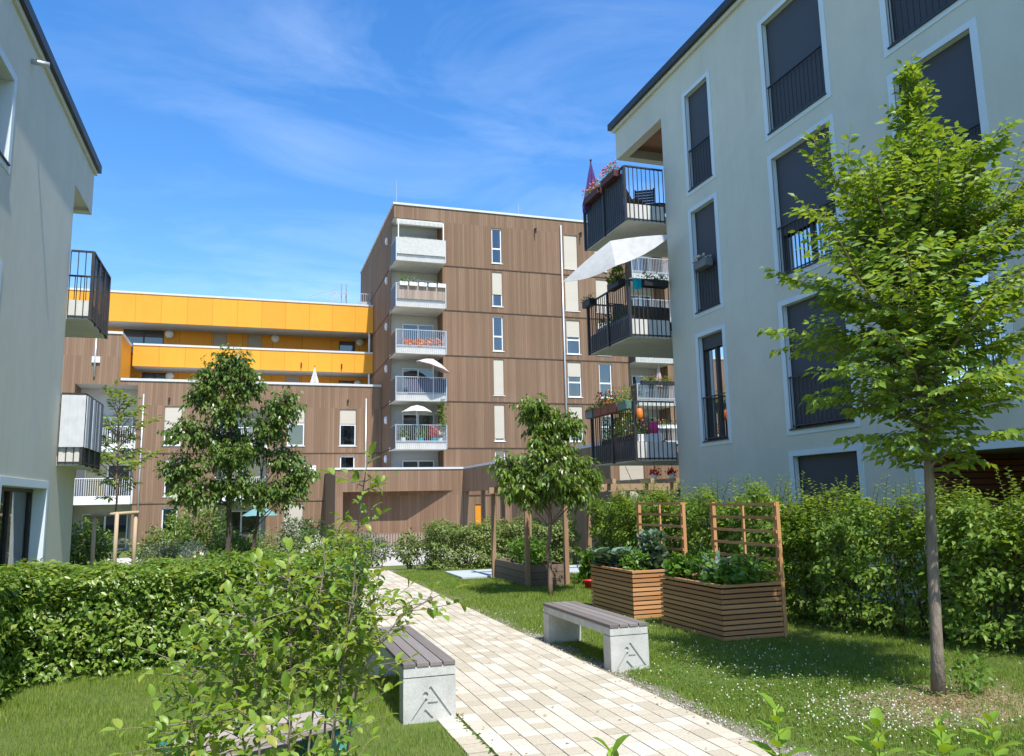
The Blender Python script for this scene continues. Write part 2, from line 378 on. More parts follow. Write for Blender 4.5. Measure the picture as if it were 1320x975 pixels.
# ------------------------------------------------------------------ foliage helpers
LEAF5 = (np.array([(0, 0, 0), (.27, .42, .07), (0, 1, -.10), (-.27, .42, .07), (0, .5, -.02)]), [(0, 1, 2, 4), (0, 4, 2, 3)])
LEAF9 = (np.array([(0, 0, 0), (.22, .2, .05), (.31, .5, .09), (.2, .8, .02), (0, 1.02, -.13), (-.2, .8, .02), (-.31, .5, .09), (-.22, .2, .05),
                   (0, .28, 0), (0, .55, .005), (0, .8, -.05)]),
         [(0, 1, 2, 8), (8, 2, 3, 9), (9, 3, 4, 10), (0, 8, 6, 7), (8, 9, 5, 6), (9, 10, 4, 5)])
LONG5 = (np.array([(0, 0, 0), (.17, .42, .05), (0, 1, -.22), (-.17, .42, .05), (0, .5, 0)]), [(0, 1, 2, 4), (0, 4, 2, 3)])
ROUND = (np.array([(0, 0, 0), (.4, .25, .1), (.42, .7, .05), (0, 1, -.08), (-.42, .7, .05), (-.4, .25, .1), (0, .5, -.02)]),
         [(0, 1, 2, 6), (6, 2, 3, 4), (0, 6, 4, 5)])
KALE = (np.array([(0, 0, 0), (.3, .3, .12), (.42, .6, -.02), (.22, .9, .1), (0, 1, -.25), (-.22, .9, .1), (-.42, .6, -.02), (-.3, .3, .12), (0, .55, .02)]),
        [(0, 1, 2, 8), (8, 2, 3, 4), (8, 4, 5, 6), (0, 8, 6, 7)])
def unit(a): return a/np.maximum(np.linalg.norm(a, axis=1, keepdims=True), 1e-9)
def leaf_mesh(name, P, D, Nn, S, tmpl, mats, parent=None, loc=None, wid=1.0):
    P = np.asarray(P, float); D = unit(np.asarray(D, float)); Nn = np.asarray(Nn, float); S = np.asarray(S, float)
    R = unit(np.cross(D, Nn)); U = np.cross(R, D)
    tv, tf = tmpl; n, k = len(P), len(tv)
    org = world_of(parent) if parent is not None else Vector(loc or (0, 0, 0))
    V = (P[:, None, :] + S[:, None, None]*(tv[None, :, 0:1]*R[:, None, :]*wid + tv[None, :, 1:2]*D[:, None, :] + tv[None, :, 2:3]*U[:, None, :]))
    V = V.reshape(-1, 3)-np.array(org)
    tfa = np.array(tf); q = tfa.shape[1]
    F = (tfa[None]+(np.arange(n)*k)[:, None, None]).reshape(-1)
    me = bpy.data.meshes.new(name)
    me.vertices.add(len(V)); me.vertices.foreach_set('co', V.astype(np.float32).reshape(-1))
    me.loops.add(len(F)); me.loops.foreach_set('vertex_index', F.astype(np.int32))
    nf = len(F)//q; me.polygons.add(nf)
    me.polygons.foreach_set('loop_start', (np.arange(nf)*q).astype(np.int32))
    me.update(calc_edges=True); me.validate()
    return finish(me, name, mats, parent, org)
def rdir(n): return unit(rng.normal(size=(n, 3)))
def interp(z, prof):
    return float(np.interp(z, [p[0] for p in prof], [p[1] for p in prof]))
def vrot(v, ax, a): return Matrix.Rotation(a, 3, ax) @ v

def tree(root, base, top, prof, trunk_r, bark, leafm, leaf, n_prim, z0, seed, tmpl=LEAF5, up=35, droop=.5, sec_gap=.085, leaf_gap=.045,
         flat=.75, skew=1.0, hang=.15, bare=.25, stop=None, lean=0.05, prim_jit=.25, sec_len=.42, wid=1.0, low=0):
    R = random.Random(seed); b = Vector(base); t = Vector(top); H = t.z-b.z
    wood = MB(); P = []; D = []; Nn = []; S = []
    k = 14; tp = []
    for i in range(k+1):
        f = i/k; q = b.lerp(t, f); w = math.sin(f*math.pi)
        q += Vector((R.uniform(-1, 1), R.uniform(-1, 1), 0))*lean*w*.5; tp.append(q)
    tr = [trunk_r*(1.25 if i == 0 else 1)*(1-.9*(i/k)**1.1)+.004 for i in range(k+1)]
    wood.tube(tp, tr, 10)
    def trunk_at(z):
        f = min(max((z-b.z)/H, 0), .999)*k; i = int(f); return tp[i].lerp(tp[i+1], f-i)
    def leaves_on(pts, n, sz):
        L = sum((pts[i+1]-pts[i]).length for i in range(len(pts)-1))
        for j in range(n):
            f = (j+.6)/n*(len(pts)-1); f = min(f, len(pts)-1.001); i = int(f); q = pts[i].lerp(pts[i+1], f-i)
            d = (pts[i+1]-pts[i]).normalized(); side = 1 if j % 2 else -1
            r = d.cross(Z); r = r.normalized() if r.length > 1e-3 else Vector((1, 0, 0))
            ang = RAD(R.uniform(35, 65)) if j < n-1 else 0
            ld = d*math.cos(ang)+r*side*math.sin(ang)+Z*(-hang+R.uniform(-.25, .2))
            nn = Z*flat+Vector((R.uniform(-1, 1), R.uniform(-1, 1), R.uniform(-.3, 1)))*(1-flat)*1.3+r*side*(-.25)
            P.append(q); D.append(ld); Nn.append(nn); S.append(sz*R.uniform(.7, 1.2))
    az = R.uniform(0, 6.28)
    zs = sorted([z0+(t.z-z0)*((i+R.uniform(0, 1))/n_prim)**skew for i in range(n_prim)])
    for i, zz in enumerate(zs):
        az += 2.39996+R.uniform(-.4, .4)
        f = (zz-z0)/max(t.z-z0, .01)
        e = RAD(up+low*(1-min(1, f*3.2))+30*f+R.uniform(-12, 12))
        # branch length so that its tip meets the crown's profile
        Lr = interp(zz+.3*interp(zz, prof), prof)*R.uniform(1-prim_jit*1.6, 1+prim_jit*.6)
        L = max(.12, Lr/max(.5, math.cos(e)*.95)); p = trunk_at(zz)
        d = Vector((math.cos(az)*math.cos(e), math.sin(az)*math.cos(e), math.sin(e)))
        n = 8; pts = [p.copy()]
        for j in range(n):
            d = (d+Vector((R.uniform(-.1, .1), R.uniform(-.1, .1), -droop*.12+R.uniform(-.05, .05)))).normalized()
            p = p+d*L/n; pts.append(p.copy())
        r0 = max(.004, min(trunk_r*.42, .011*L+.002))
        wood.tube(pts, [r0*(1-.85*j/n)+.0012 for j in range(n+1)], 5, cap=False)
        ns = max(2, int(L/sec_gap)); side = 1
        for j in range(ns):
            g = bare+(1-bare)*(j+.5)/ns
            if L < .3: g = (j+.5)/ns
            fi = g*n; a = min(int(fi), n-1); q = pts[a].lerp(pts[a+1], fi-a); dd = (pts[a+1]-pts[a]).normalized()
            side = -side
            l2 = (sec_len*L*(1-g)**.8+.10)*R.uniform(.65, 1.25)
            l2 = min(l2, .75)
            d2 = vrot(dd, Z, side*RAD(R.uniform(32, 66)))+Z*R.uniform(-.18, .28); d2.normalize()
            pp = [q.copy()]; m = 4; x = q.copy()
            for _ in range(m):
                d2 = (d2+Vector((R.uniform(-.12, .12), R.uniform(-.12, .12), -droop*.14+R.uniform(-.08, .06)))).normalized()
                x = x+d2*l2/m; pp.append(x.copy())
            wood.tube(pp, [.0032, .0028, .0022, .0016, .001], 3, cap=False)
            leaves_on(pp, max(3, int(l2/leaf_gap)), leaf)
        leaves_on(pts[-4:], max(4, int(L*.45/leaf_gap)), leaf)
    leaves_on(tp[-3:], 8, leaf)
    tk = wood.build('trunk', bark, root, smooth=True)
    cr = leaf_mesh('crown', P, D, Nn, S, tmpl, leafm, root, wid=wid)
    print('TREE', root.name, len(P)); return len(P)

def blob_leaves(c, r, n, leaf, shell=.55, updir=.3, zmin=None, bump=.25, seed=None):
    """leaves scattered through an uneven ellipsoid; returns P,D,N,S"""
    u = rdir(n); 
    ph = rng.uniform(0, 6.28, 6)
    lump = 1+bump*(np.sin(3.1*u[:, 0]+ph[0])*np.sin(2.7*u[:, 1]+ph[1])+.6*np.sin(5.3*u[:, 2]+ph[2]+4*u[:, 0])+.5*np.sin(7*u[:, 1]+ph[3]))
    rad = (shell+(1-shell)*rng.random(n)**.6)*lump
    P = np.array(c)+u*np.array(r)*rad[:, None]
    if zmin is not None:
        lo = P[:, 2] < zmin; P[lo, 2] = zmin+rng.random(lo.sum())*.3*r[2]
    D = unit(u*.7+rdir(n)*.9+np.array((0, 0, .1)))
    Nn = unit(u*.7+np.array((0, 0, updir))+rdir(n)*.6)
    return P, D, Nn, leaf*rng.uniform(.65, 1.25, n)
def shrub(name, label, cat, c, r, n, leaf, mat, group=None, tmpl=LEAF5, extra=None, stems=8, stem_mat='bark_dark', blobs=None):
    """c = ground centre, r = (rx, ry, height)"""
    t = thing(name, label, cat, c, group)
    bl = blobs or [((0, 0, .52), (1, 1, .5), 1.0)]
    Ps = []
    for (o, s, w) in bl:
        cc = (c[0]+o[0]*r[0], c[1]+o[1]*r[1], c[2]+o[2]*r[2])
        Ps.append(blob_leaves(cc, (r[0]*s[0], r[1]*s[1], r[2]*s[2]), int(n*w), leaf, .35, zmin=c[2]+.03))
    A = [np.concatenate([p[i] for p in Ps]) for i in range(4)]
    leaf_mesh('foliage', *A, tmpl, mat, t)
    s = MB()
    for i in range(stems):
        a = rnd.uniform(0, 6.28); k = rnd.uniform(.2, .75)
        s.tube([(c[0]+.06*math.cos(a), c[1]+.06*math.sin(a), c[2]-.03), (c[0]+r[0]*k*.5*math.cos(a), c[1]+r[1]*k*.5*math.sin(a), c[2]+r[2]*.45),
                (c[0]+r[0]*k*math.cos(a+.2), c[1]+r[1]*k*math.sin(a+.2), c[2]+r[2]*.9)], [min(.012, r[2]*.011), min(.008, r[2]*.007), .002], 4)
    s.build('stems', stem_mat, t)
    if extra: extra(t)
    return t
def hedge_leaves(x0, y0, x1, y1, h, n, leaf, depth=.22, z0=0.0, rag=.08, gap=0.0, lowgap=0.0):
    """leaf positions on the skin of a clipped box hedge"""
    w, l = x1-x0, y1-y0
    areas = np.array([w*h, w*h, l*h, l*h, w*l]); pick = rng.choice(5, n, p=areas/areas.sum())
    a, b = rng.random(n), rng.random(n); d = depth*rng.random(n)**1.4
    P = np.zeros((n, 3)); Nn = np.zeros((n, 3))
    for k in range(5):
        i = pick == k
        if k == 0: P[i] = np.c_[x0+a[i]*w, y0+d[i], z0+b[i]*h]; Nn[i] = (0, -1, .45)
        if k == 1: P[i] = np.c_[x0+a[i]*w, y1-d[i], z0+b[i]*h]; Nn[i] = (0, 1, .45)
        if k == 2: P[i] = np.c_[x0+d[i], y0+a[i]*l, z0+b[i]*h]; Nn[i] = (-1, 0, .45)
        if k == 3: P[i] = np.c_[x1-d[i], y0+a[i]*l, z0+b[i]*h]; Nn[i] = (1, 0, .45)
        if k == 4: P[i] = np.c_[x0+a[i]*w, y0+b[i]*l, z0+h-d[i]*.7]; Nn[i] = (0, 0, 1)
    q = P
    bumpv = rag*(np.sin(q[:, 0]*5.1+1.3)*np.sin(q[:, 1]*4.3+.4)+.8*np.sin(q[:, 0]*9.7+q[:, 2]*8.1)*np.sin(q[:, 1]*8.9+2+q[:, 2]*6.3)+.5*np.sin(q[:, 2]*13+q[:, 0]*3))
    P = P+unit(Nn)*bumpv[:, None]+rng.normal(size=(n, 3))*.025
    keep = np.ones(n, bool)
    if gap > 0:
        g = np.sin(q[:, 0]*6.3+q[:, 2]*7.7+.9*np.sin(q[:, 1]*5.7))*np.sin(q[:, 1]*6.9+q[:, 2]*5.1+1.2*np.sin(q[:, 0]*4))
        keep &= ~((g > .45) & (rng.random(n) < gap))
    if lowgap > 0:
        keep &= rng.random(n) > lowgap*np.clip(1-(P[:, 2]-z0)/(h*.75), 0, 1)
    keep &= P[:, 2] > z0+.01
    P = P[keep]; Nn = Nn[keep]; n = len(P)
    D = unit(np.cross(Nn, rdir(n))+np.array((0, 0, -.35))+.5*Nn)
    return P, D, unit(Nn+.75*rdir(n)+np.array((0, 0, .25))), leaf*rng.uniform(.6, 1.25, n)

exec_parts = True
# ------------------------------------------------------------------ camera, sky, sun
F_PX, YAW, PIT, ROL, EYE = 1021.4, RAD(18.25), RAD(8.78), RAD(-1.146), 1.7
fw = Vector((math.sin(YAW)*math.cos(PIT), math.cos(YAW)*math.cos(PIT), math.sin(PIT)))
r0 = Vector((math.cos(YAW), -math.sin(YAW), 0)); u0 = r0.cross(fw)
cr_ = r0*math.cos(ROL)+u0*math.sin(ROL); cu_ = -r0*math.sin(ROL)+u0*math.cos(ROL)
cam = bpy.data.cameras.new('camera'); cam.sensor_width = 36; cam.lens = F_PX/1320*36; cam.clip_end = 3000; cam.clip_start = .05
co = bpy.data.objects.new('camera', cam); COL.objects.link(co); SC.camera = co
co.matrix_world = Matrix(((cr_.x, cu_.x, -fw.x, 0), (cr_.y, cu_.y, -fw.y, 0), (cr_.z, cu_.z, -fw.z, EYE), (0, 0, 0, 1)))

SUN_EL, SUN_AZ = RAD(59), RAD(6.5)      # azimuth: towards +x from straight behind the camera (-y)
sdir = Vector((math.sin(SUN_AZ)*math.cos(SUN_EL), -math.cos(SUN_AZ)*math.cos(SUN_EL), math.sin(SUN_EL)))
sl = bpy.data.lights.new('sun', 'SUN'); sl.energy = 4.05; sl.angle = RAD(.5); sl.color = (1, .955, .88)
so = bpy.data.objects.new('sun', sl); COL.objects.link(so)
so.rotation_euler = (-sdir).to_track_quat('-Z', 'Y').to_euler()
W = bpy.data.worlds.new('World'); SC.world = W; W.use_nodes = True
nt = W.node_tree; nt.nodes.clear()
wo = N(nt, 'ShaderNodeOutputWorld'); bg = N(nt, 'ShaderNodeBackground')
sky = N(nt, 'ShaderNodeTexSky', sky_type='NISHITA'); sky.sun_disc = False
sky.sun_elevation = SUN_EL; sky.sun_rotation = math.atan2(sdir.x, sdir.y); sky.air_density = 1.2; sky.dust_density = .5; sky.ozone_density = 3.0
tc = N(nt, 'ShaderNodeTexCoord').outputs['Generated']
# thin high cirrus: a flat sheet far above, so streaks shrink towards the horizon
sx = N(nt, 'ShaderNodeSeparateXYZ'); nt.links.new(tc, sx.inputs[0])
zz = val(nt, 'MAXIMUM', val(nt, 'ADD', sx.outputs[2], .12), .05)
cx = N(nt, 'ShaderNodeCombineXYZ'); nt.links.new(val(nt, 'DIVIDE', sx.outputs[0], zz), cx.inputs[0]); nt.links.new(val(nt, 'DIVIDE', sx.outputs[1], zz), cx.inputs[1])
rot = N(nt, 'ShaderNodeMapping'); rot.inputs['Rotation'].default_value = (0, 0, RAD(14)); rot.inputs['Scale'].default_value = (.95, 1.6, 1)
nt.links.new(cx.outputs[0], rot.inputs[0])
c1 = noise(nt, rot.outputs[0], 1.5, 9, .62, .7); c2 = noise(nt, cx.outputs[0], .55, 3)
cl = val(nt, 'MULTIPLY', ramp(nt, c1, [(.44, (0, 0, 0)), (.82, (1, 1, 1))]), ramp(nt, c2, [(.36, (0, 0, 0)), (.66, (1, 1, 1))]))
hs = N(nt, 'ShaderNodeHueSaturation'); hs.inputs['Saturation'].default_value = 1.34; hs.inputs['Value'].default_value = 1.0; hs.inputs['Hue'].default_value = .507
nt.links.new(sky.outputs[0], hs.inputs['Color'])
skc = mixc(nt, val(nt, 'MULTIPLY', cl, .28), hs.outputs[0], (6.5, 7.3, 8.4))
nt.links.new(skc, bg.inputs[0]); bg.inputs[1].default_value = .148
nt.links.new(bg.outputs[0], wo.inputs[0])
SC.view_settings.view_transform = 'Standard'; SC.view_settings.look = 'None'
SC.view_settings.exposure = 0.73; SC.view_settings.gamma = 1
SC.cycles.max_bounces = 7; SC.cycles.transparent_max_bounces = 6; SC.cycles.use_denoising = True
SC.cycles.sample_clamp_indirect = 6

# ------------------------------------------------------------------ ground and paths
def zg(x, y):
    t = min(max((y-20)/10, 0), 1); return -.85*t*t*(3-2*t)
def axis_pts(fine0, fine1, step, far):
    a = list(np.arange(fine0, fine1+1e-6, step)); return [-far, -far*.3, fine0-8]+a+[fine1+8, far*.3, far]
xs, ys = axis_pts(-26, 34, 1.0, 900), axis_pts(-12, 70, 1.0, 900)
g = MB(); V = [(x, y, zg(x, y)) for y in ys for x in xs]; nx = len(xs)
g.add(V, [(j*nx+i, j*nx+i+1, (j+1)*nx+i+1, (j+1)*nx+i) for j in range(len(ys)-1) for i in range(nx-1)])
structure(g.build('ground', 'ground', smooth=True))

PX0, PX1 = 1.62, 3.36
p = MB(); p.box(PX0-.01, 1.5, -.08, PX1+.01, 21.2, .006)
R = random.Random(3)
cols = 12; wcol = (PX1-PX0)/cols; j = .0035
for c in range(cols):
    y = 1.5+R.uniform(0, .3)
    while y < 21.1:
        L = R.choice((.145, .145, .22, .22, .29)); y2 = min(y+L, 21.2)
        dz = R.uniform(-.0012, .0012)
        p.box(PX0+c*wcol+j, y+j, 0, PX0+(c+1)*wcol-j, y2-j, .022+dz, 1); y = y2
structure(p.build('path', ['joint', 'paver']))
b = MB(); R = random.Random(5); y = 1.5
while y < 21:
    L = R.choice((.2, .2, .3)); b.box(PX0-.175, y+.006, -.05, PX0-.012, y+L-.006, .014+R.uniform(-.004, .003)); y += L
structure(b.build('path_edge', 'paver'))
b = MB(); b.box(4.5, 17.45, -.1, 9.0, 19.1, .05); structure(b.build('pavement', 'slab', bevel=.01))
# pale gravel court in front of the brown buildings
g = MB(); gx = list(np.linspace(-24, 12, 37)); gy = list(np.linspace(33, 46, 14))
g.add([(x, y, zg(x, y)+.012) for y in gy for x in gx], [(a*37+i, a*37+i+1, (a+1)*37+i+1, (a+1)*37+i) for a in range(13) for i in range(36)])
structure(g.build('gravel_court', 'gravel'))

# ------------------------------------------------------------------ building helpers
def french_window(par, fr, u0, u1, z0, z1, blind=1.0, rail=True, glass='glass', band=.12, depth=.2, sillw=True, head=.1):
    """opening with a pale painted surround; the pane is the window, the rest its sub-parts"""
    a, b, c, d = u0+band, u1-band, z0+.10, z1-head
    w = MB(); w.quad(fr.p(a, c, -depth+.03), fr.p(b, c, -depth+.03), fr.p(b, d, -depth+.03), fr.p(a, d, -depth+.03))
    win = w.build('window', 'pane' if blind < .9 else glass, par)
    if blind < .9: room_behind(win, fr, a, b, c, d, -depth+.03, {.66: 2, .12: 3, 0: 1}.get(blind, 1))
    s = MB()
    fr.box(s, u0, z0, -.012, a, z1, .016); fr.box(s, b, z0, -.012, u1, z1, .016)
    fr.box(s, a, d, -.012, b, z1, .0155); fr.box(s, a, z0, -.012, b, c, .0155)
    # reveals, 3 mm inside the opening of the wall
    fr.box(s, a-.004, c, -depth, a+.004, d, -.013); fr.box(s, b-.004, c, -depth, b+.004, d, -.013); fr.box(s, a+.005, d-.004, -depth, b-.005, d+.004, -.013)
    s.build('surround', 'surround', win)
    f = MB(); n0, n1 = -depth+.032, -depth+.075
    for x0, x1 in ((a+.005, a+.06), (b-.06, b-.005), ((a+b)/2-.04, (a+b)/2+.04)): fr.box(f, x0, c, n0, x1, d-.005, n1)
    fr.box(f, a+.06, d-.07, n0, b-.06, d-.005, n1-.002); fr.box(f, a+.06, c, n0, b-.06, c+.07, n1-.002)
    f.build('frame', 'metal', win)
    if blind:
        q = MB(); zb = d-.006-(d-c-.03)*blind
        fr.box(q, a+.03, zb, -depth+.09, b-.03, d-.006, -depth+.10); fr.box(q, a+.03, zb-.02, -depth+.085, b-.03, zb, -depth+.108, 1)
        for x in (a+.008, b-.032): fr.box(q, x, c, -depth+.08, x+.024, d-.006, -depth+.105, 1)
        q.build('blind', ['blind', 'metal'], win)
    if rail:
        q = MB(); top = c+1.0; n = -.035
        fr.box(q, a-.01, top-.025, n-.02, b+.01, top, n+.02); fr.box(q, a+.01, c+.06, n-.012, b-.01, c+.085, n+.012)
        k = max(4, int((b-a)/.115))
        for i in range(k+1):
            x = a+.02+(b-a-.04)*i/k; fr.box(q, x-.006, c+.03, n-.006, x+.006, top-.026, n+.006)
        q.build('railing', 'metal', win)
    if sillw:
        q = MB(); fr.box(q, a-.015, c-.012, -depth+.05, b+.015, c+.012, .045); q.build('sill', 'metal', win)
    return win
CR = random.Random(77)
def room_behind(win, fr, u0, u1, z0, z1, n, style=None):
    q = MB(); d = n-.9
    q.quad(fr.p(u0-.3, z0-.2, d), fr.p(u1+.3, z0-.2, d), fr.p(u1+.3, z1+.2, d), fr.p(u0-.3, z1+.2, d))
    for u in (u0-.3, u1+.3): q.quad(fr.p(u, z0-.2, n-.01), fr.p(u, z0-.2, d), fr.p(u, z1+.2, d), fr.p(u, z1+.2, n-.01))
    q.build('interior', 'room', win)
    st_ = style if style is not None else CR.choice((0, 1, 1, 2, 3))
    if st_ == 0: return
    c = MB(); w = u1-u0; spans = {1: [(0, .3), (.72, 1)], 2: [(0, 1)], 3: [(0, .42)]}[st_]; zb = z0+(0 if st_ != 2 else 0); zt = z1 if st_ != 2 else z0+(z1-z0)*.55
    for a, b in spans:
        k = max(4, int((b-a)*w/.07)); pts = [(u0+w*(a+(b-a)*i/k), n-.10+.025*(1 if i % 2 else -1)) for i in range(k+1)]
        for (ua, na), (ub, nb) in zip(pts, pts[1:]): c.quad(fr.p(ua, zb, na), fr.p(ub, zb, nb), fr.p(ub, zt, nb), fr.p(ua, zt, na))
    c.build('curtain', CR.choice(('curtain', 'curtain', 'curtain_blue')), win)
def plain_window(par, fr, u0, u1, z0, z1, shade=0.0, glass='glass', depth=.16, mull=.42, frame='white', shademat='shade', vsplit=False):
    w = MB(); dn = -depth+.02
    w.quad(fr.p(u0, z0, dn), fr.p(u1, z0, dn), fr.p(u1, z1, dn), fr.p(u0, z1, dn))
    win = w.build('window', 'pane' if shade < .9 and glass == 'glass' else glass, par)
    if shade < .9 and glass == 'glass': room_behind(win, fr, u0, u1, z0, z1, dn)
    f = MB(); t = .075; n0, n1 = dn+.003, dn+.06
    fr.box(f, u0, z0, n0, u0+t, z1, n1); fr.box(f, u1-t, z0, n0, u1, z1, n1); fr.box(f, u0+t, z0, n0, u1-t, z0+t, n1-.002); fr.box(f, u0+t, z1-t, n0, u1-t, z1, n1-.002)
    if mull: zm = z0+(z1-z0)*mull; fr.box(f, u0+t, zm-.05, n0, u1-t, zm+.05, n1-.002)
    if vsplit: um = (u0+u1)/2; fr.box(f, um-.05, z0+t, n0, um+.05, z1-t, n1-.004)
    f.build('frame', frame, win)
    s = MB(); fr.box(s, u0-.06, z0-.05, -depth+.02, u1+.06, z0-.006, .04); s.build('sill', frame, win)
    if shade:
        q = MB(); zb = z1-.01-(z1-z0-.05)*shade
        fr.box(q, u0+.02, zb, n1+.005, u1-.02, z1-.01, n1+.03); q.build('shutter', shademat, win)
    return win
def bars(mb, a, b, z0, z1, gap=.115, r=.007, m=0):
    a, b = Vector(a), Vector(b); L = (b-a).length; k = max(1, round(L/gap))
    for i in range(k+1):
        q = a.lerp(b, i/k); mb.box(q.x-r, q.y-r, z0, q.x+r, q.y+r, z1, m)

# ------------------------------------------------------------------ grey-green building on the right
RB = thing('apartment_building', 'large sage green rendered apartment building on the right with pale window surrounds and corner balconies', 'building', (9.6, 8, 0))
fr = Frame((9.6, 0, 0), (0, 1, 0), (-1, 0, 0))
rows = [(2.80, 5.38), (5.74, 8.36), (8.68, 11.26)]
C1, C2, C3 = (14.40, 15.62), (10.68, 12.58), (7.74, 9.42)
holes = []
for c in (C1, C2, C3, (3.2, 5.0)):
    for z0, z1 in rows: holes.append((c[0]+.12, z0+.1, c[1]-.12, z1-.1, .21))
holes.append((C2[0]+.12, .12, C2[1]-.12, 2.41, .21))
holes.append((3.0, 0.0, 9.35, 2.26, 0))
w = MB(); fr.wall(w, -3, -.3, 16.66, 12.02, holes)
fr.wall(w, 16.66, 11.18, 19.25, 12.02)                                   # fascia over the corner loggia
w.box(9.604, 18.98, 11.183, 11.59, 19.247, 12.015); w.quad((9.601, 16.66, 11.18), (9.85, 16.66, 11.18), (9.85, 18.98, 11.18), (9.601, 18.98, 11.18))
w.quad((9.85, 16.66, 11.18), (9.85, 18.98, 11.18), (9.85, 18.98, 11.5), (9.85, 16.66, 11.5))
w.quad((9.6, 16.66, -.3), (11.6, 16.66, -.3), (11.6, 16.66, 12.02), (9.6, 16.66, 12.02))
w.quad((11.6, 16.66, -.3), (11.6, 19.25, -.3), (11.6, 19.25, 12.02), (11.6, 16.66, 12.02))
w.quad((11.6, 19.25, -.3), (22, 19.25, -.3), (22, 19.25, 12.02), (11.6, 19.25, 12.02))
w.quad((9.6, -3, -.3), (22, -3, -.3), (22, -3, 12.02), (9.6, -3, 12.02)); w.quad((22, -3, -.3), (22, 19.25, -.3), (22, 19.25, 12.02), (22, -3, 12.02))
w.build('wall', 'plaster', RB)
s = MB(); s.box(9.86, 16.67, 11.44, 11.59, 18.97, 11.5)
for i in range(18): y = 16.68+i*.128; s.box(9.86, y, 11.425, 11.59, y+.12, 11.439)
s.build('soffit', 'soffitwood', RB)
q = MB(); q.box(9.44, -3.1, 12.12, 22.2, 19.42, 12.30); q.box(9.53, -3.05, 12.021, 22.1, 19.33, 12.118, 1)
q.build('roof', ['capdark', 'plaster'], RB)
st = {(0, 2): 1, (0, 1): 1, (0, 0): .12, (1, 2): 1, (1, 1): .66, (1, 0): .97, (2, 2): 1, (2, 1): 1, (2, 0): 0}
for ci, c in enumerate((C1, C2, C3)):
    for ri, (z0, z1) in enumerate(rows):
        french_window(RB, fr, c[0], c[1], z0, z1, st[(ci, ri)], True, 'glass_sky' if (ci, ri) == (2, 0) else 'glass')
for z0, z1 in rows: french_window(RB, fr, 3.2, 5.0, z0, z1, 1)
french_window(RB, fr, C2[0], C2[1], .02, 2.51, 1, False)
# recessed ground-floor entrance lined with larch slats
e = MB()
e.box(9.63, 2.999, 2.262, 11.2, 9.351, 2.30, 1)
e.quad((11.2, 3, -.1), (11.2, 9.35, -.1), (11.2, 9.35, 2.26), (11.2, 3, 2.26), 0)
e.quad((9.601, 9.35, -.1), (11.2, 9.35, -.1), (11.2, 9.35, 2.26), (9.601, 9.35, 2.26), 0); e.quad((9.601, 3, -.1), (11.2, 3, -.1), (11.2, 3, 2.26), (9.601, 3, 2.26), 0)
for z in np.arange(0, 2.2, .095):
    e.box(11.14, 7.3, z, 11.18, 9.33, z+.075, 2); e.box(11.14, 3.02, z, 11.18, 5.9, z+.075, 2); e.box(9.62, 9.29, z, 11.12, 9.33, z+.075, 2)
e.build('entrance', ['room', 'soffit', 'redwood'], RB)
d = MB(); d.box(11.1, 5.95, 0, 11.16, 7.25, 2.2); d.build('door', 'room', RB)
d = MB()
for y in (5.9, 6.62, 7.25): d.box(11.02, y-.04, 0, 11.09, y+.04, 2.24)
d.build('door_frame', 'surround', RB)
d = MB(); d.box(9.58, 9.36, 0, 9.61, 9.62, 2.36); d.box(9.583, 3, 2.265, 9.61, 9.36, 2.362); d.build('entrance_surround', 'surround', RB)
# balconies
RBX, RY0, RY1 = 8.52, 16.70, 19.16
for k, zb in enumerate((2.55, 5.50, 8.40)):
    t = MB(); t.box(RBX+.03, RY0+.02, zb, 11.58, RY1, zb+.2)
    t.box(RBX+.04, RY0+.021, zb+.2, 9.58, RY0+.14, zb+.45); t.box(RBX+.04, RY0+.14, zb+.2, RBX+.16, RY1-.01, zb+.45); t.box(RBX+.16, RY1-.13, zb+.2, 9.9, RY1-.01, zb+.45)
    bal = t.build('balcony', 'concrete2', RB)
    r = MB(); zt = zb+1.40
    for (a, b_) in (((9.58, RY0, 0), (RBX, RY0, 0)), ((RBX, RY0, 0), (RBX, RY1+.02, 0)), ((RBX, RY1+.02, 0), (9.9, RY1+.02, 0))):
        bars(r, a, b_, zb+.02, zt-.02, .118, .008)
        r.bar((a[0], a[1], zt), (b_[0], b_[1], zt), .05, .035); r.bar((a[0], a[1], zb+.06), (b_[0], b_[1], zb+.06), .02, .03)
    for q in ((RBX, RY0), (RBX, RY1+.02), (RBX, (RY0+RY1)/2)): r.box(q[0]-.028, q[1]-.028, zb, q[0]+.028, q[1]+.028, zt)
    r.build('railing', 'metal', bal)
    if k < 3:
        s = MB(); s.box(RBX+.02, RY0+.15, zb+.03, RBX+.032, RY1-.1, zb+.5 if k != 2 else zb+1.28); s.build('privacy_screen', 'metalsheet', bal)
    pb = MB()      # glazed back of the loggia
    pb.box(11.50, 17.0, zb+.25, 11.56, 18.9, zb+2.55); pb.build('loggia_door', 'glass', bal)
b = MB(); b.box(11.50, 17.0, .0, 11.56, 18.9, 2.3); b.build('loggia_door', 'glass', RB)

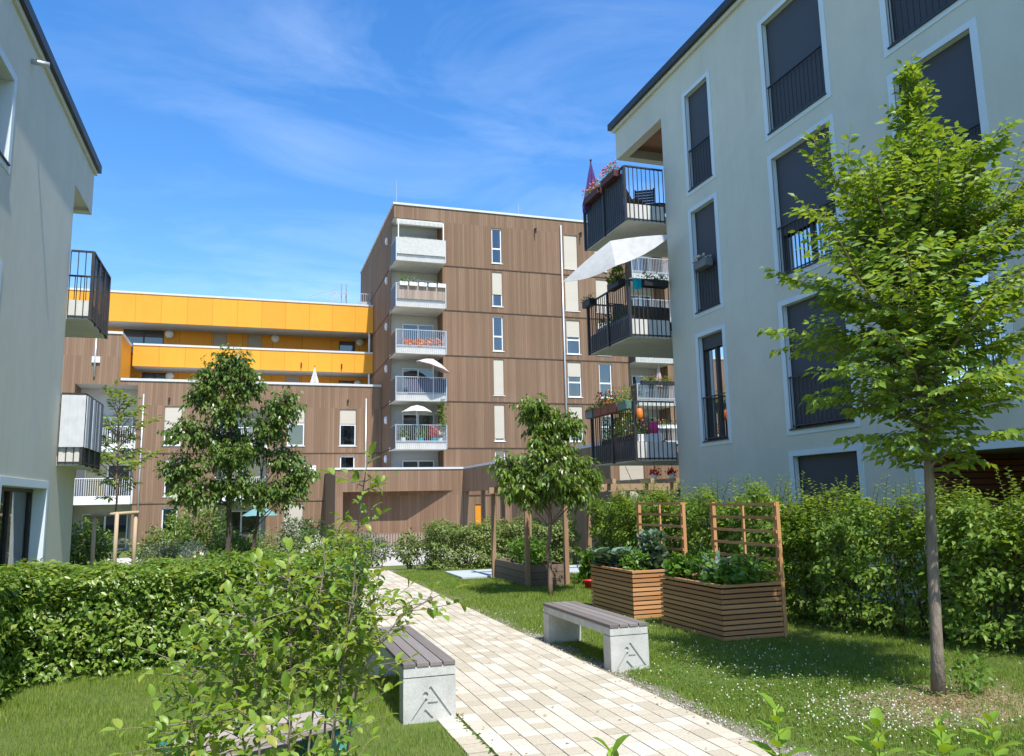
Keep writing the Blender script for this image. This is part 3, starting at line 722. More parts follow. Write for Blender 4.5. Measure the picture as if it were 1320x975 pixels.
# ------------------------------------------------------------------ grey-green building on the left
LX = -3.63
LB = thing('apartment_building', 'sage green apartment building at the left edge with two dark railed balconies', 'building', (LX, 12, 0))
fl = Frame((LX, 0, 0), (0, 1, 0), (1, 0, 0))
lw = [(10.9, 13.2, 6.74, 8.33, 0), (10.9, 13.2, 3.0, 5.38, 0), (13.9, 17.04, .10, 2.22, 0)]
hl = [(a+.12, c+.1, b_-.12, d-.1, .30) for a, b_, c, d, _ in lw]
w = MB(); fl.wall(w, -1, -.3, 17.57, 9.3, hl); fl.wall(w, 17.57, 8.33, 19.4, 9.3)
fl.wall(w, 17.57, -.3, 19.4, 2.55)
w.quad((LX, 17.57, 2.55), (-5.6, 17.57, 2.55), (-5.6, 17.57, 9.3), (LX, 17.57, 9.3)); w.quad((-5.6, 17.57, 2.55), (-5.6, 19.4, 2.55), (-5.6, 19.4, 9.3), (-5.6, 17.57, 9.3))
w.quad((LX, 19.4, -.3), (-14, 19.4, -.3), (-14, 19.4, 2.55), (LX, 19.4, 2.55)); w.quad((-5.6, 19.4, 2.55), (-14, 19.4, 2.55), (-14, 19.4, 9.3), (-5.6, 19.4, 9.3))
w.box(LX-.003, 19.15, 8.33, -5.6, 19.4, 9.3); w.quad((LX, 17.57, 8.4), (-5.6, 17.57, 8.4), (-5.6, 19.15, 8.4), (LX, 19.15, 8.4))
w.quad((LX, -1, -.3), (-14, -1, -.3), (-14, -1, 9.3), (LX, -1, 9.3)); w.quad((-14, -1, -.3), (-14, 19.4, -.3), (-14, 19.4, 9.3), (-14, -1, 9.3))
w.build('wall', 'plaster', LB)
q = MB(); q.box(LX+.12, -1.1, 9.40, -14.1, 19.56, 9.58); q.box(LX+.05, -1.05, 9.301, -14.05, 19.47, 9.398, 1); q.build('roof', ['capdark', 'plaster'], LB)
q = MB(); q.tube([(LX-.05, 13.9, 9.0), (LX+.26, 13.9, 8.97)], .045, 8); q.build('drain_spout', 'galv', LB, smooth=True)
for a, b_, c, d, bl in lw: french_window(LB, fl, a, b_, c, d, bl, False, 'glass', .13, .29, True, .13)
LBX, LY0, LY1 = -3.20, 17.58, 19.52
for k, zb in enumerate((2.55, 5.49)):
    t = MB(); t.box(-5.58, LY0, zb, LBX-.03, LY1-.02, zb+.18)
    t.box(LX+.01, LY0+.001, zb+.18, LBX-.04, LY0+.12, zb+.40); t.box(LBX-.16, LY0+.12, zb+.18, LBX-.04, LY1-.03, zb+.40)
    bal = t.build('balcony', 'concrete2', LB)
    r = MB(); zt = zb+1.42
    for (a, b_) in (((LX+.02, LY0-.02, 0), (LBX, LY0-.02, 0)), ((LBX, LY0-.02, 0), (LBX, LY1, 0)), ((LBX, LY1, 0), (-4.6, LY1, 0))):
        bars(r, a, b_, zb+.02, zt-.02, .118, .008); r.bar((a[0], a[1], zt), (b_[0], b_[1], zt), .05, .035)
        r.bar((a[0], a[1], zb+.06), (b_[0], b_[1], zb+.06), .02, .03)
    for yy in (LY0, LY0+.65, LY0+1.3, LY1): r.box(LBX-.03, yy-.05, zb, LBX+.02, yy+.05, zt)
    r.build('railing', 'metal', bal)
    if k == 0:
        s = MB(); n = 9       # tarpaulin laced to the inside of the railing
        for i in range(n):
            y0, y1 = LY0+.06+i*.2, LY0+.06+(i+1)*.2
            s.box(LBX+.03+.012*(i % 2), y0, zb+.36, LBX+.045+.012*(i % 2), min(y1, LY1-.02), zt-.03, 1 if i % 3 else 0)
        for i in range(6):
            x0 = LX+.03+i*(LBX-LX)/6; s.box(x0, LY0-.055-.01*(i % 2), zb+.36, x0+(LBX-LX)/6+.004, LY0-.04-.01*(i % 2), zt-.03, 0)
        s.build('privacy_sheet', ['sheet', 'greysheet'], bal)
# ------------------------------------------------------------------ tall brown timber block
TY = 48.3; TX0, TX1 = 8.2, 34.0; TZ = 20.6; FLOORS = [5.0+2.94*i for i in range(-1, 5)]
TB = thing('apartment_tower', 'tall brown timber clad apartment block with a column of white balconies up its left corner', 'building', (TX0, TY, -.9))
ft = Frame((0, TY, 0), (1, 0, 0), (0, -1, 0))
r_ = [(17.2+.0, 19.6), (14.27, 16.6), (11.3, 13.62), (8.4, 10.76), (5.45, 7.8), (2.5, 4.86)]
cA, cB, cC, cD, cE = (14.69, 15.38), (19.84, 20.82), (22.12, 23.05), (28.6, 29.3), (31, 32)
hol = [(c[0], a, c[1], b_, .17) for c in (cA, cB, cC, cD, cE) for a, b_ in r_]
LOG1, LOG2 = (8.2, 11.35), (24.45, 27.35)
hol += [(LOG1[0], -1, LOG1[1], 19.72, 0), (LOG2[0], -1, LOG2[1], 19.72, 0), (13.35, -.9, 13.96, 1.5, .12)]
w = MB(); ft.wall(w, TX0, -1.2, TX1, TZ, hol)
w.quad((TX0, 49.25, -1.2), (TX0, 64.5, -1.2), (TX0, 64.5, TZ), (TX0, 49.25, TZ)); w.quad((TX0, TY, 19.72), (TX0, 49.25, 19.72), (TX0, 49.25, TZ), (TX0, TY, TZ))
w.quad((TX1, TY, -1.2), (TX1, 64.5, -1.2), (TX1, 64.5, TZ), (TX1, TY, TZ)); w.quad((TX0, 64.5, -1.2), (TX1, 64.5, -1.2), (TX1, 64.5, TZ), (TX0, 64.5, TZ))
for z in FLOORS:
    for a, b_ in ((LOG1[1], LOG2[0]), (LOG2[1], TX1)): ft.box(w, a, z-.025, -.01, b_, z+.02, .03, 1); ft.box(w, a, z+.031, -.01, b_, z+.07, .022, 0)
    w.box(TX0-.03, 49.25, z-.035, TX0+.01, 64.5, z+.03, 1)
for a, b_ in (LOG1, LOG2): w.quad((b_, TY+.001, -1.2), (b_, 49.8, -1.2), (b_, 49.8, 19.72), (b_, TY+.001, 19.72), 0)
w.build('wall', ['clad', 'clad_line'], TB)
q = MB(); q.box(TX0-.06, TY-.06, TZ, TX1+.06, 64.56, TZ+.14); q.build('roof', 'cap', TB)
for (a, b_), left in ((LOG1, True), (LOG2, False)):
    inner = MB(); ya = 49.8; inner.quad((a, ya, -1.2), (b_, ya, -1.2), (b_, ya, 19.72), (a, ya, 19.72))
    if not left: inner.quad((a, TY+.002, -1.2), (a, ya, -1.2), (a, ya, 19.72), (a, TY+.002, 19.72))
    else: inner.quad((a+.02, 49.255, -1.2), (a+.02, ya, -1.2), (a+.02, ya, 19.72), (a+.02, 49.255, 19.72))
    inner.quad((a, TY+.01, 19.7), (b_, TY+.01, 19.7), (b_, ya, 19.7), (a, ya, 19.7)); inner.build('loggia_wall', 'loggia', TB)
fb = Frame((0, 49.8, 0), (1, 0, 0), (0, -1, 0))
for (a, b_) in (LOG1, LOG2):
    for z0, z1 in r_:
        zf = z0-.55+.22
        plain_window(TB, fb, a+.8, b_-.28, zf, zf+2.15, 0, 'glass_dark', -.03, 0, 'white', vsplit=True)
sA = [0, .66, 0, 1, .94, 0]; sB = [1, 1, .5, .42, .4, .45]; sC = [1, 1, 1, 0, .3, .92]
for c, ss in ((cA, sA), (cB, sB), (cC, sC), (cD, sC), (cE, sB)):
    for (a, b_), s in zip(r_, ss): plain_window(TB, ft, c[0], c[1], a, b_, s, 'glass', .16, .42)
q = MB(); q.box(13.36, TY+.05, -.85, 13.95, TY+.1, 1.48); q.build('door', 'yellow2', TB)
for X in (19.62,): 
    q = MB(); q.tube([(X, TY-.09, -.9), (X, TY-.09, 20.2)], .062, 8); q.build('drainpipe', 'galv', TB, smooth=True)
for z in (18.9, 16.2, 13.1, 10.3, 6.95, 4.46):
    q = MB(); q.lathe((TX0-.06, 50.7, z-.25), [(.03, 0), (.1, .05), (.13, .25), (.1, .45), (.03, .5)], 10); q.build('wall_lamp', 'white', TB, smooth=True)
for x in (17.7, 21.0, 28): 
    q = MB(); ft.box(q, x, 19.72, 0, x+.1, 19.8, .28); ft.box(q, x+.02, 19.45, .2, x+.08, 19.72, .28); q.build('overflow_pipe', 'black', TB)
for x, y, h in ((9.0, 52, 3.2), (18.6, 54, 3.2), (23, 56, 2)):
    q = MB(); q.tube([(x, y, TZ+.1), (x, y, TZ+h)], [.035, .012], 6); q.build('antenna', 'galv', TB)
bal_n = [0]
def tower_balcony(a, b_, zb, kind):
    y0 = TY-.92; t = MB(); t.box(a-.02, y0+.05, zb, b_+.02, 49.78, zb+.24); t.box(a+.0, y0+.06, zb+.24, b_+.0, y0+.16, zb+.47)
    bal = t.build('balcony', 'concrete2', TB)
    r = MB(); zt = zb+1.47
    bars(r, (a, y0, 0), (b_, y0, 0), zb+.02, zt-.03, .12, .010); r.bar((a, y0, zt), (b_, y0, zt), .05, .04); r.bar((a, y0, zb+.5), (b_, y0, zb+.5), .03, .035)
    for x in (a, b_):
        r.box(x-.03, y0-.03, zb, x+.03, y0+.03, zt); r.bar((x, y0, zt), (x, TY+.9, zt), .04, .04)
        bars(r, (x, y0, 0), (x, TY-.02, 0), zb+.02, zt-.03, .12, .010)
    r.build('railing', 'galv', bal)
    g = MB(); g.box(a-.03, y0+.05, zb+.05, a-.012, TY+.9, zt-.06); g.build('side_screen', 'metalsheet', bal)
    return bal, y0, zt
tb = []
for (a, b_), tag_ in ((LOG1, 'L'), (LOG2, 'R')):
    for i in range(6):
        zb = 16.64-2.94*i
        if zb < 1: continue
        tb.append((tower_balcony(a+.0, b_-.02, zb, 0), tag_, i, a, b_, zb))
for (bal, y0, zt), tg, i, a, b_, zb in tb:
    if tg == 'L' and i == 0:
        s = MB()
        for k in range(7): x0 = a+.03+k*.44; s.box(x0, y0-.035-.012*(k % 2), zb+.42, min(x0+.45, b_-.04), y0-.022-.012*(k % 2), zt+.02)
        s.build('privacy_sheet', 'whitecloth', bal)
        s = MB(); s.box(a+.1, y0+.35, 19.2, b_-.1, y0+.75, 19.45); 
        for k in range(10): x0 = a+.1+k*.297; s.box(x0, y0+.30, 19.12, x0+.28, y0+.345, 19.36)
        s.build('awning', 'whitecloth', bal)
        s = MB()
        for x in (a+.12, b_-.14): s.box(x, y0+.1, zb+.2, x+.06, y0+.16, 19.3)
        s.build('awning_post', 'white', bal)
    if tg == 'L' and i == 1:
        s = MB(); 
        for k in range(52): x0 = a+.05+k*.0585; s.box(x0, y0-.034-.006*(k % 3), zb+.48, x0+.054, y0-.02, zt-.12-.03*((k*7) % 3))
        s.build('reed_screen', 'reed', bal)
    if tg == 'L' and i == 3:
        s = MB()
        for k in range(12): x0 = a+.75+k*.2; s.box(x0, y0+.04+.012*(k % 2), zb+.46, x0+.2, y0+.06+.012*(k % 2), zt-.1)
        s.build('privacy_sheet', 'navycloth', bal)

# ------------------------------------------------------------------ lower brown and yellow block
LY = 52.9
LW = thing('terraced_apartment_block', 'low brown timber apartment block topped by two stepped bright yellow access decks', 'building', (-2, LY, -.9))
fq = Frame((0, LY, 0), (1, 0, 0), (0, -1, 0))
wins = [(2.14, 3.2, 5.46, 7.86, .38), (5.45, 6.5, 5.46, 7.86, .40), (2.35, 3.31, 2.3, 4.6, 0), (5.5, 6.45, 2.3, 4.79, 0), (-5.17, -4.2, 5.46, 7.87, .72), (-5.02, -4.1, 2.35, 4.62, .1),
        (2.05, 3.2, -.5, 1.76, .97), (-5.08, -4.2, -.4, 1.67, 0), (-13.5, -12.4, 5.46, 7.86, .5), (-13.5, -12.4, 2.4, 4.7, .3), (-13.5, -12.4, 8.4, 10.8, .3), (5.5, 6.45, -.5, 1.76, .5)]
LG = [(-10.2, -6.75), (-2.1, .95)]
hol = [(a, c, b_, d, .17) for a, b_, c, d, s in wins]
for a, b_ in LG: hol += [(a, -.85, b_, 1.9, 0), (a, 1.9, b_, 4.75, 0), (a, 4.75, b_, 9.15 if a < -5 else 7.75, 0)]
w = MB(); fq.wall(w, -26, -1.2, -7.8, 12.3, hol); fq.wall(w, -7.8, -1.2, 8.18, 9.42, hol)
w.quad((-7.8, LY, 9.4), (-7.8, 57.0, 9.4), (-7.8, 57.0, 12.3), (-7.8, LY, 12.3), 2)
for z in (1.93, 4.98):
    cuts = [-26, LG[0][0], LG[0][1], LG[1][0], LG[1][1], 8.18]
    for a, b_ in ((cuts[0], cuts[1]), (cuts[2], cuts[3]), (cuts[4], cuts[5])): fq.box(w, a, z-.025, -.01, b_, z+.02, .03, 1)
for a, b_ in LG:
    for x in (a, b_): w.quad((x, LY+.001, -1.2), (x, LY+1.8, -1.2), (x, LY+1.8, 9.2), (x, LY+.001, 9.2))
w.quad((-26, LY, -1.2), (-26, 66, -1.2), (-26, 66, 12.3), (-26, LY, 12.3))
w.build('wall', ['cladlow', 'clad_line', 'yellow'], LW)
q = MB(); q.box(-26.1, LY-.06, 12.3, -7.76, 66, 12.46); q.box(-7.74, LY-.06, 9.42, 8.17, 59.48, 9.57); q.build('roof', 'cap', LW)
for a, b_ in LG:
    inner = MB(); inner.quad((a, LY+1.8, -1.2), (b_, LY+1.8, -1.2), (b_, LY+1.8, 9.2), (a, LY+1.8, 9.2))
    for z in (9.15 if a < -5 else 7.75,): inner.quad((a, LY+.01, z), (b_, LY+.01, z), (b_, LY+1.8, z), (a, LY+1.8, z))
    inner.build('loggia_wall', 'loggia', LW)
fi = Frame((0, LY+1.8, 0), (1, 0, 0), (0, -1, 0))
for a, b_ in LG:
    for z in (-.8, 2.2, 5.15): plain_window(LW, fi, a+.5, b_-.4, z, z+2.2, 0, 'glass_dark', -.03, 0, 'white', vsplit=True)
for a, b_, c, d, s in wins: plain_window(LW, fq, a, b_, c, d, s, 'glass', .16, .58 if s else 0)
for a, b_ in LG:
    for zb in (1.93, 5.0):
        t = MB(); t.box(a+.01, LY-.8, zb, b_-.01, LY+1.78, zb+.25); t.box(a+.02, LY-.79, zb+.25, b_-.02, LY-.7, zb+.5); bal = t.build('balcony', 'white', LW)
        r = MB(); bars(r, (a, LY-.84, 0), (b_, LY-.84, 0), zb+.03, zb+1.5, .12, .010); r.bar((a, LY-.84, zb+1.52), (b_, LY-.84, zb+1.52), .05, .04)
        for x in (a, b_): bars(r, (x, LY-.84, 0), (x, LY-.02, 0), zb+.03, zb+1.5, .12, .010); r.bar((x, LY-.84, zb+1.52), (x, LY-.02, zb+1.52), .05, .04)
        r.build('railing', 'white', bal)
for x in (7.15, -6.4): q = MB(); q.tube([(x, LY-.08, -.9), (x, LY-.08, 8.6)], .055, 8); q.build('drainpipe', 'galv', LW, smooth=True)
q = MB(); q.tube([(-9.2, LY-.08, 9.6), (-9.2, LY-.08, 12.0)], .06, 8); q.build('drainpipe', 'galv', LW, smooth=True)
for x, z in ((-9.15, 10.65), (3.75, 4.0)): q = MB(); fq.box(q, x-.22, z-.18, 0, x+.22, z+.18, .12); q.build('vent_hood', 'white', LW)
for x, z in ((5.9, 8.3), (-5.0, 8.2)): q = MB(); fq.box(q, x, z, 0, x+.1, z+.2, .14); q.build('overflow_pipe', 'black', LW)
# yellow access decks: band, soffit, wall behind
YF, YB = 57.0, 59.5
for nm, x0, z0, z1 in (('upper', -14, 14.0, 15.95), ('lower', -7.70, 11.02, 12.42)):
    t = MB(); t.box(x0, YF, z0, 8.17, YF+.14, z1); t.build('deck_parapet', 'yellow', LW)
    t = MB(); t.box(x0, YF-.05, z1, 8.17, YF+.2, z1+.13); t.build('parapet_cap', 'cap', LW)
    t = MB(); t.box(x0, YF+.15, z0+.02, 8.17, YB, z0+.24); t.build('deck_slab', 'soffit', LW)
t = MB(); fy = Frame((0, YB+.001, 0), (1, 0, 0), (0, -1, 0))
yw = [(-8.7, -6.1, 12.3, 14.0, 0, 'g'), (-2.87, -1.95, 12.35, 14.0, 1, 's'), (-.5, .45, 12.35, 14.0, 1, 's'), (6.0, 7.2, 12.4, 13.8, 0, 'g'), (-7.4, -5.8, 9.9, 11.0, 0, 'g'), (6.0, 7.2, 9.9, 10.8, 0, 'g'), (2.2, 3.2, 9.7, 11, 1, 's')]
fy.wall(t, -14, 9.4, 8.18, 16.05, [(a, c, b_, d, .12) for a, b_, c, d, s, k in yw]); t.build('deck_wall', 'yellow2', LW)
for a, b_, c, d, s, k in yw: plain_window(LW, fy, a, b_, c, d, .97 if s else 0, 'glass_dark', .1, 0, 'metal', 'greyshade', vsplit=(b_-a > 1.5))
t = MB(); t.box(-14, YB, 16.0, 8.18, 66, 16.1); t.build('upper_roof', 'cap', LW)
for x in (7.95,):
    for z0, z1 in ((9.58, 11.02), (12.55, 14.0)): q = MB(); q.tube([(x, YF+.3, z0), (x, YF+.3, z1)], .07, 8); q.build('post', 'white', LW)
for x, z in ((-5.75, 13.75), (1.4, 13.75), (7.55, 13.75), (-5.6, 10.75), (7.4, 10.55)):
    q = MB(); q.lathe((x, YB-.16, z), [(.05, .15), (.26, .12), (.30, .04), (.22, -.02), (.05, -.05)], 14, axis='y'); q.build('wall_lamp', 'white', LW, smooth=True)
for x, z in ((-1.2, 11.25), (3.1, 11.25), (5.9, 11.25)): q = MB(); q.box(x, YF-.12, z, x+.08, YF-.001, z+.35); q.build('overflow_pipe', 'black', LW)
# roof terrace rail and plants at the top
q = MB()
for x0, x1 in ((5.2, 6.4), (7.3, 8.1)):
    bars(q, (x0, 58.2, 0), (x1, 58.2, 0), 16.1, 17.2, .16, .012); q.bar((x0, 58.2, 17.2), (x1, 58.2, 17.2), .05, .05)
q.box(7.2, 58.0, 16.1, 8.15, 58.1, 16.55); q.build('roof_railing', 'galv', LW)
q = MB(); q.tube([(3.3, 58, 16.1), (3.6, 58, 16.7), (4.6, 58, 17.1), (5.6, 58, 17.4)], .03, 5); q.tube([(6.0, 58.4, 16.1), (6.0, 58.4, 17.9)], .05, 6); q.tube([(6.35, 58.4, 16.1), (6.35, 58.4, 17.9)], .05, 6); q.build('roof_pipe', 'galv', LW)

# ------------------------------------------------------------------ single-storey bike store and covered passage
BY = 46.3
BS = thing('bike_store', 'flat roofed brown timber bike store with a long shaded niche and covered passage', 'outbuilding', (8, BY, -.85))
fs = Frame((0, BY, 0), (1, 0, 0), (0, -1, 0)); X0, X1, ZT = 4.57, 12.07, 3.62
w = MB(); fs.wall(w, X0, -.05, X1, ZT, [(5.0, -.05, 11.42, 2.36, 0)])
w.quad((X0, BY, -1.2), (X0, LY-.01, -1.2), (X0, LY-.01, ZT), (X0, BY, ZT)); w.quad((X0, LY-.01, -1.2), (8.15, LY-.01, -1.2), (8.15, LY-.01, ZT), (X0, LY-.01, ZT))
D = 1.02
w.quad((5.0, BY+D, -.05), (8.83, BY+D, -.05), (8.83, BY+D, 2.36), (5.0, BY+D, 2.36)); w.quad((8.83, BY+D, -.05), (11.42, BY+.003, -.05), (11.42, BY+.003, 2.36), (8.83, BY+D, 2.36))
w.quad((5.0, BY, -.05), (5.0, BY+D, -.05), (5.0, BY+D, 2.36), (5.0, BY, 2.36))
w.quad((5.0, BY+.001, 2.36), (11.42, BY+.001, 2.36), (11.42, BY+D, 2.36), (5.0, BY+D, 2.36)); w.quad((5.0, BY+.001, -.05), (11.42, BY+.001, -.05), (11.42, BY+D, -.05), (5.0, BY+D, -.05), 0)
# passage: fascia over the openings, posts, solid wall nearer the camera
w.box(X1+.002, 37.0, 2.28, X1+.35, BY+1.9, ZT-.004); w.box(X1+.004, BY-.02, -1.2, X1+.35, BY+1.9, 2.275)
for y in (42.5, 38.9): w.box(X1+.05, y, -1.2, X1+.25, y+.22, 2.275)
w.build('wall', 'cladlow', BS)
w = MB(); ff = Frame((0, 25.7, 0), (1, 0, 0), (0, -1, 0)); ff.wall(w, X1, -1.0, 20, ZT, [(12.42, 1.0, 13.4, 3.3, .15)])
w.quad((X1, 25.7, -1.0), (X1, 37, -1.0), (X1, 37, ZT), (X1, 25.7, ZT)); w.quad((X1, 37, -1.0), (20, 37, -1.0), (20, 37, ZT), (X1, 37, ZT)); w.quad((20, 25.7, -1), (20, 37, -1), (20, 37, ZT), (20, 25.7, ZT))
w.build('passage_wall', 'cladlow', BS)
plain_window(BS, ff, 12.42, 13.4, 1.0, 3.3, .9, 'glass', .14, 0)
q = MB(); q.box(X0-.05, BY-.05, ZT, X1-.002, LY-.02, ZT+.12); q.box(X1, 25.65, ZT, X1+.4, BY+1.9, ZT+.12); q.box(X1+.4, 25.65, ZT, 20.1, 37.1, ZT+.12); q.build('roof', 'cap', BS)
q = MB(); q.box(X0-.02, BY+.03, -1.3, X1, BY+.6, -.055); q.build('plinth', 'oldbox', BS)
q = MB()
for x in np.arange(5.0, 12, .16): q.box(x, BY-.0, -1.3, x+.1, BY+.028, -.06)
q.build('plinth_ribs', 'ribs', BS)
# ------------------------------------------------------------------ benches
def bench(label, x0, y0, y1, loc, w=.42):
    t = thing('park_bench', label, 'bench', loc, 'concrete benches along the path')
    x1 = x0+w
    def block(ya, yb):
        m = MB(); m.box(x0, ya, -.06, x1, yb, .335); return m
    near = block(y0, y0+.17).build('leg', 'concrete', t); block(y1-.17, y1).build('leg', 'concrete', t)
    # the emblem is cut into the end face
    c = MB()
    def stroke(u0, v0, u1, v1, wd):
        a, b_ = Vector((x0+u0*w, y0, v0*.335)), Vector((x0+u1*w, y0, v1*.335)); d = (b_-a).normalized(); n = Vector((-d.z, 0, d.x))*wd/2
        ps = [a-n, b_-n, b_+n, a+n]; f, k = [Vector((p.x, y0-.01, p.z)) for p in ps], [Vector((p.x, y0+.014, p.z)) for p in ps]
        c.add(f+k, [(0, 1, 2, 3), (7, 6, 5, 4), (0, 4, 5, 1), (1, 5, 6, 2), (2, 6, 7, 3), (3, 7, 4, 0)])
    stroke(.50, .78, .90, .09, .022); stroke(.46, .42, .68, .42, .018); stroke(.40, .27, .55, .07, .022); stroke(.44, .52, .16, .05, .018)
    kd = 12; ring = [(x0+.42*w+.021*math.cos(2*math.pi*i/kd), .62*.335+.021*math.sin(2*math.pi*i/kd)) for i in range(kd)]
    c.add([(x_, y0-.01, z_) for x_, z_ in ring]+[(x_, y0+.014, z_) for x_, z_ in ring],
          [tuple(range(kd)), tuple(range(2*kd-1, kd-1, -1))]+[(i, kd+i, kd+(i+1) % kd, (i+1) % kd) for i in range(kd)])
    for k in (1,):
        me = bpy.data.meshes.new('cut'); org = world_of(t)
        me.from_pydata([(p[0]-org.x, p[1]-org.y, p[2]-org.z) for p in c.v], [], c.f); me.update()
        co_ = bpy.data.objects.new('cut', me); COL.objects.link(co_); co_.location = org
        bpy.context.view_layer.update()
        bo = near.modifiers.new('cut', 'BOOLEAN'); bo.object = co_; bo.operation = 'DIFFERENCE'; bo.solver = 'EXACT'
        bo.use_self = True
        dg = bpy.context.evaluated_depsgraph_get(); new = bpy.data.meshes.new_from_object(near.evaluated_get(dg))
        near.modifiers.clear(); near.data = new; bpy.data.objects.remove(co_)
    m = MB(); m.box(x0+.001, y0+.002, .341, x1-.001, y1-.002, .418); m.build('beam', 'concrete', t, bevel=.005)
    m = MB(); sw = (w-.03)/4
    for i in range(4): a = x0+i*(w+.006)/4; m.box(a, y0-.006, .419, a+sw, y1+.006, .450)
    m.build('slats', 'greywood', t, bevel=.003)
bench('concrete bench with grey slats on the grass right of the path before the larch planters', 3.45, 7.50, 9.42, (3.66, 8.4, 0))
bench('concrete bench with grey slats left of the path half hidden by the leafy shrub', 1.175, 6.42, 8.36, (1.38, 7.4, 0))

# ------------------------------------------------------------------ larch planters with trellis
def planter(label, x0, y0, x1, y1, h):
    t = thing('planter_box', label, 'planter', ((x0+x1)/2, (y0+y1)/2, 0), 'larch planters with trellises')
    m = MB(); me_ = MB(); n = 10; p_ = (h-.045)/n; R = random.Random(label)
    for i in range(n):
        z = i*p_+.01
        e = R.uniform(-.003, .003)
        m.box(x0-.02, y0+e, z, x1+.02, y0+.022+e, z+p_-.018)
        me_.box(x0-.02, y1-.022, z, x1+.02, y1, z+p_-.018)
    m.build('end_boards', 'larch_x', t); me_.build('end_boards', 'larch_x', t)
    m = MB(); me_ = MB()
    for i in range(n):
        z = i*p_+.01; e = R.uniform(-.002, .002)
        m.box(x0-.021+e, y0+.023, z, x0+.001+e, y1-.023, z+p_-.018); me_.box(x1-.001, y0+.023, z, x1+.021, y1-.023, z+p_-.018)
    m.build('side_boards', 'larch_y', t); me_.build('side_boards', 'larch_y', t)
    m = MB(); m.box(x0+.004, y0+.024, .01, x1-.004, y1-.024, h-.06); m.build('liner', 'black', t)
    m = MB(); m.box(x0-.025, y0-.006, h-.03, x1+.025, y0+.05, h); m.box(x0-.025, y1-.05, h-.03, x1+.025, y1+.006, h)
    m.box(x0-.024, y0+.051, h-.031, x0+.045, y1-.051, h-.001); m.box(x1-.045, y0+.051, h-.031, x1+.024, y1-.051, h-.001); m.build('rim', 'larch_x', t)
    m = MB(); m.box(x0+.05, y0+.055, h-.1, x1-.05, y1-.055, h-.045); m.build('soil', 'soil', t)
    tr = MB(); xt = x1+.05
    for y in (y0+.03, y1-.03): tr.box(xt-.025, y-.035, -.02, xt+.025, y+.035, 1.62)
    tr.box(xt-.012, (y0+y1)/2-.02, h+.02, xt+.012, (y0+y1)/2+.02, 1.60)
    q = tr.build('trellis', 'larch_z', t)
    sl_ = MB()
    for k in range(6): z = h+.08+k*.168; sl_.box(xt-.045, y0+.0, z, xt-.027, y1-.0, z+.036)
    sl_.build('trellis_slats', 'larch_y', q)
planter('front larch planter box with trellis, the one nearer the right tree', 5.37, 8.45, 6.17, 9.95, .65)
planter('larch planter box with trellis standing behind the other one, filled with blue-green kale', 5.22, 10.48, 6.03, 11.95, .67)
def rosette(P, D, Nn, S, c, n, leaf, up=.9, spread=1.0):
    for i in range(n):
        a = i*2.39996+rng.uniform(-.3, .3); e = up*(1-.75*i/n)+rng.uniform(-.15, .15)
        d = np.array((math.cos(a)*math.cos(e)*spread, math.sin(a)*math.cos(e)*spread, math.sin(e)))
        P.append(np.array(c)+d*.02); D.append(d); Nn.append(np.array((-math.cos(a)*math.sin(e), -math.sin(a)*math.sin(e), math.cos(e)+.15))+rng.normal(size=3)*.15); S.append(leaf*rng.uniform(.7, 1.15))
def vegetable(name, label, cat, c, kind, group):
    t = thing(name, label, cat, c, group); P, D, Nn, S = [], [], [], []; st = MB()
    c = np.array(c, float)
    if kind == 'kale':
        for k in range(7):
            z = .04+k*.075; rosette(P, D, Nn, S, c+np.array((rng.normal()*.01, rng.normal()*.01, z)), 9, .25-.012*k, .95)
        st.tube([c, c+np.array((0, 0, .55))], [.02, .012], 6); leaf_mesh('leaves', P, D, Nn, S, KALE, 'leaf_blue', t)
    elif kind == 'cabbage':
        for k in range(4):
            for _ in range(2):
                rosette(P, D, Nn, S, c+np.array((rng.normal()*.08, rng.normal()*.08, .02+k*.06)), 9, .21, .8)
        st.tube([c, c+np.array((0, 0, .2))], .02, 6); leaf_mesh('leaves', P, D, Nn, S, ROUND, 'leaf_blue', t)
    elif kind == 'leek':
        for k in range(3):
            o = c+np.array((rng.normal()*.06, rng.normal()*.06, 0))
            rosette(P, D, Nn, S, o, 16, .42, 1.35)
            st.tube([o, o+np.array((0, 0, .12))], .022, 6)
        leaf_mesh('leaves', P, D, Nn, S, LONG5, 'leaf_blue', t, wid=.6)
    else:
        p, d, n_, s = blob_leaves(c+np.array((0, 0, .15)), (.22, .24, .17 if kind == 'salad' else .26), 260 if kind == 'salad' else 420, .085 if kind == 'salad' else .07, .2, .6)
        leaf_mesh('leaves', p, d, n_, s, ROUND if kind == 'salad' else LEAF5, 'leaf_salad', t)
        for k in range(5): a = rnd.uniform(0, 6.28); st.tube([c, c+np.array((.12*math.cos(a), .12*math.sin(a), .25))], [.007, .003], 4)
    st.build('stalks', 'leaf_salad', t)
G_ = 'vegetables in the larch planters'
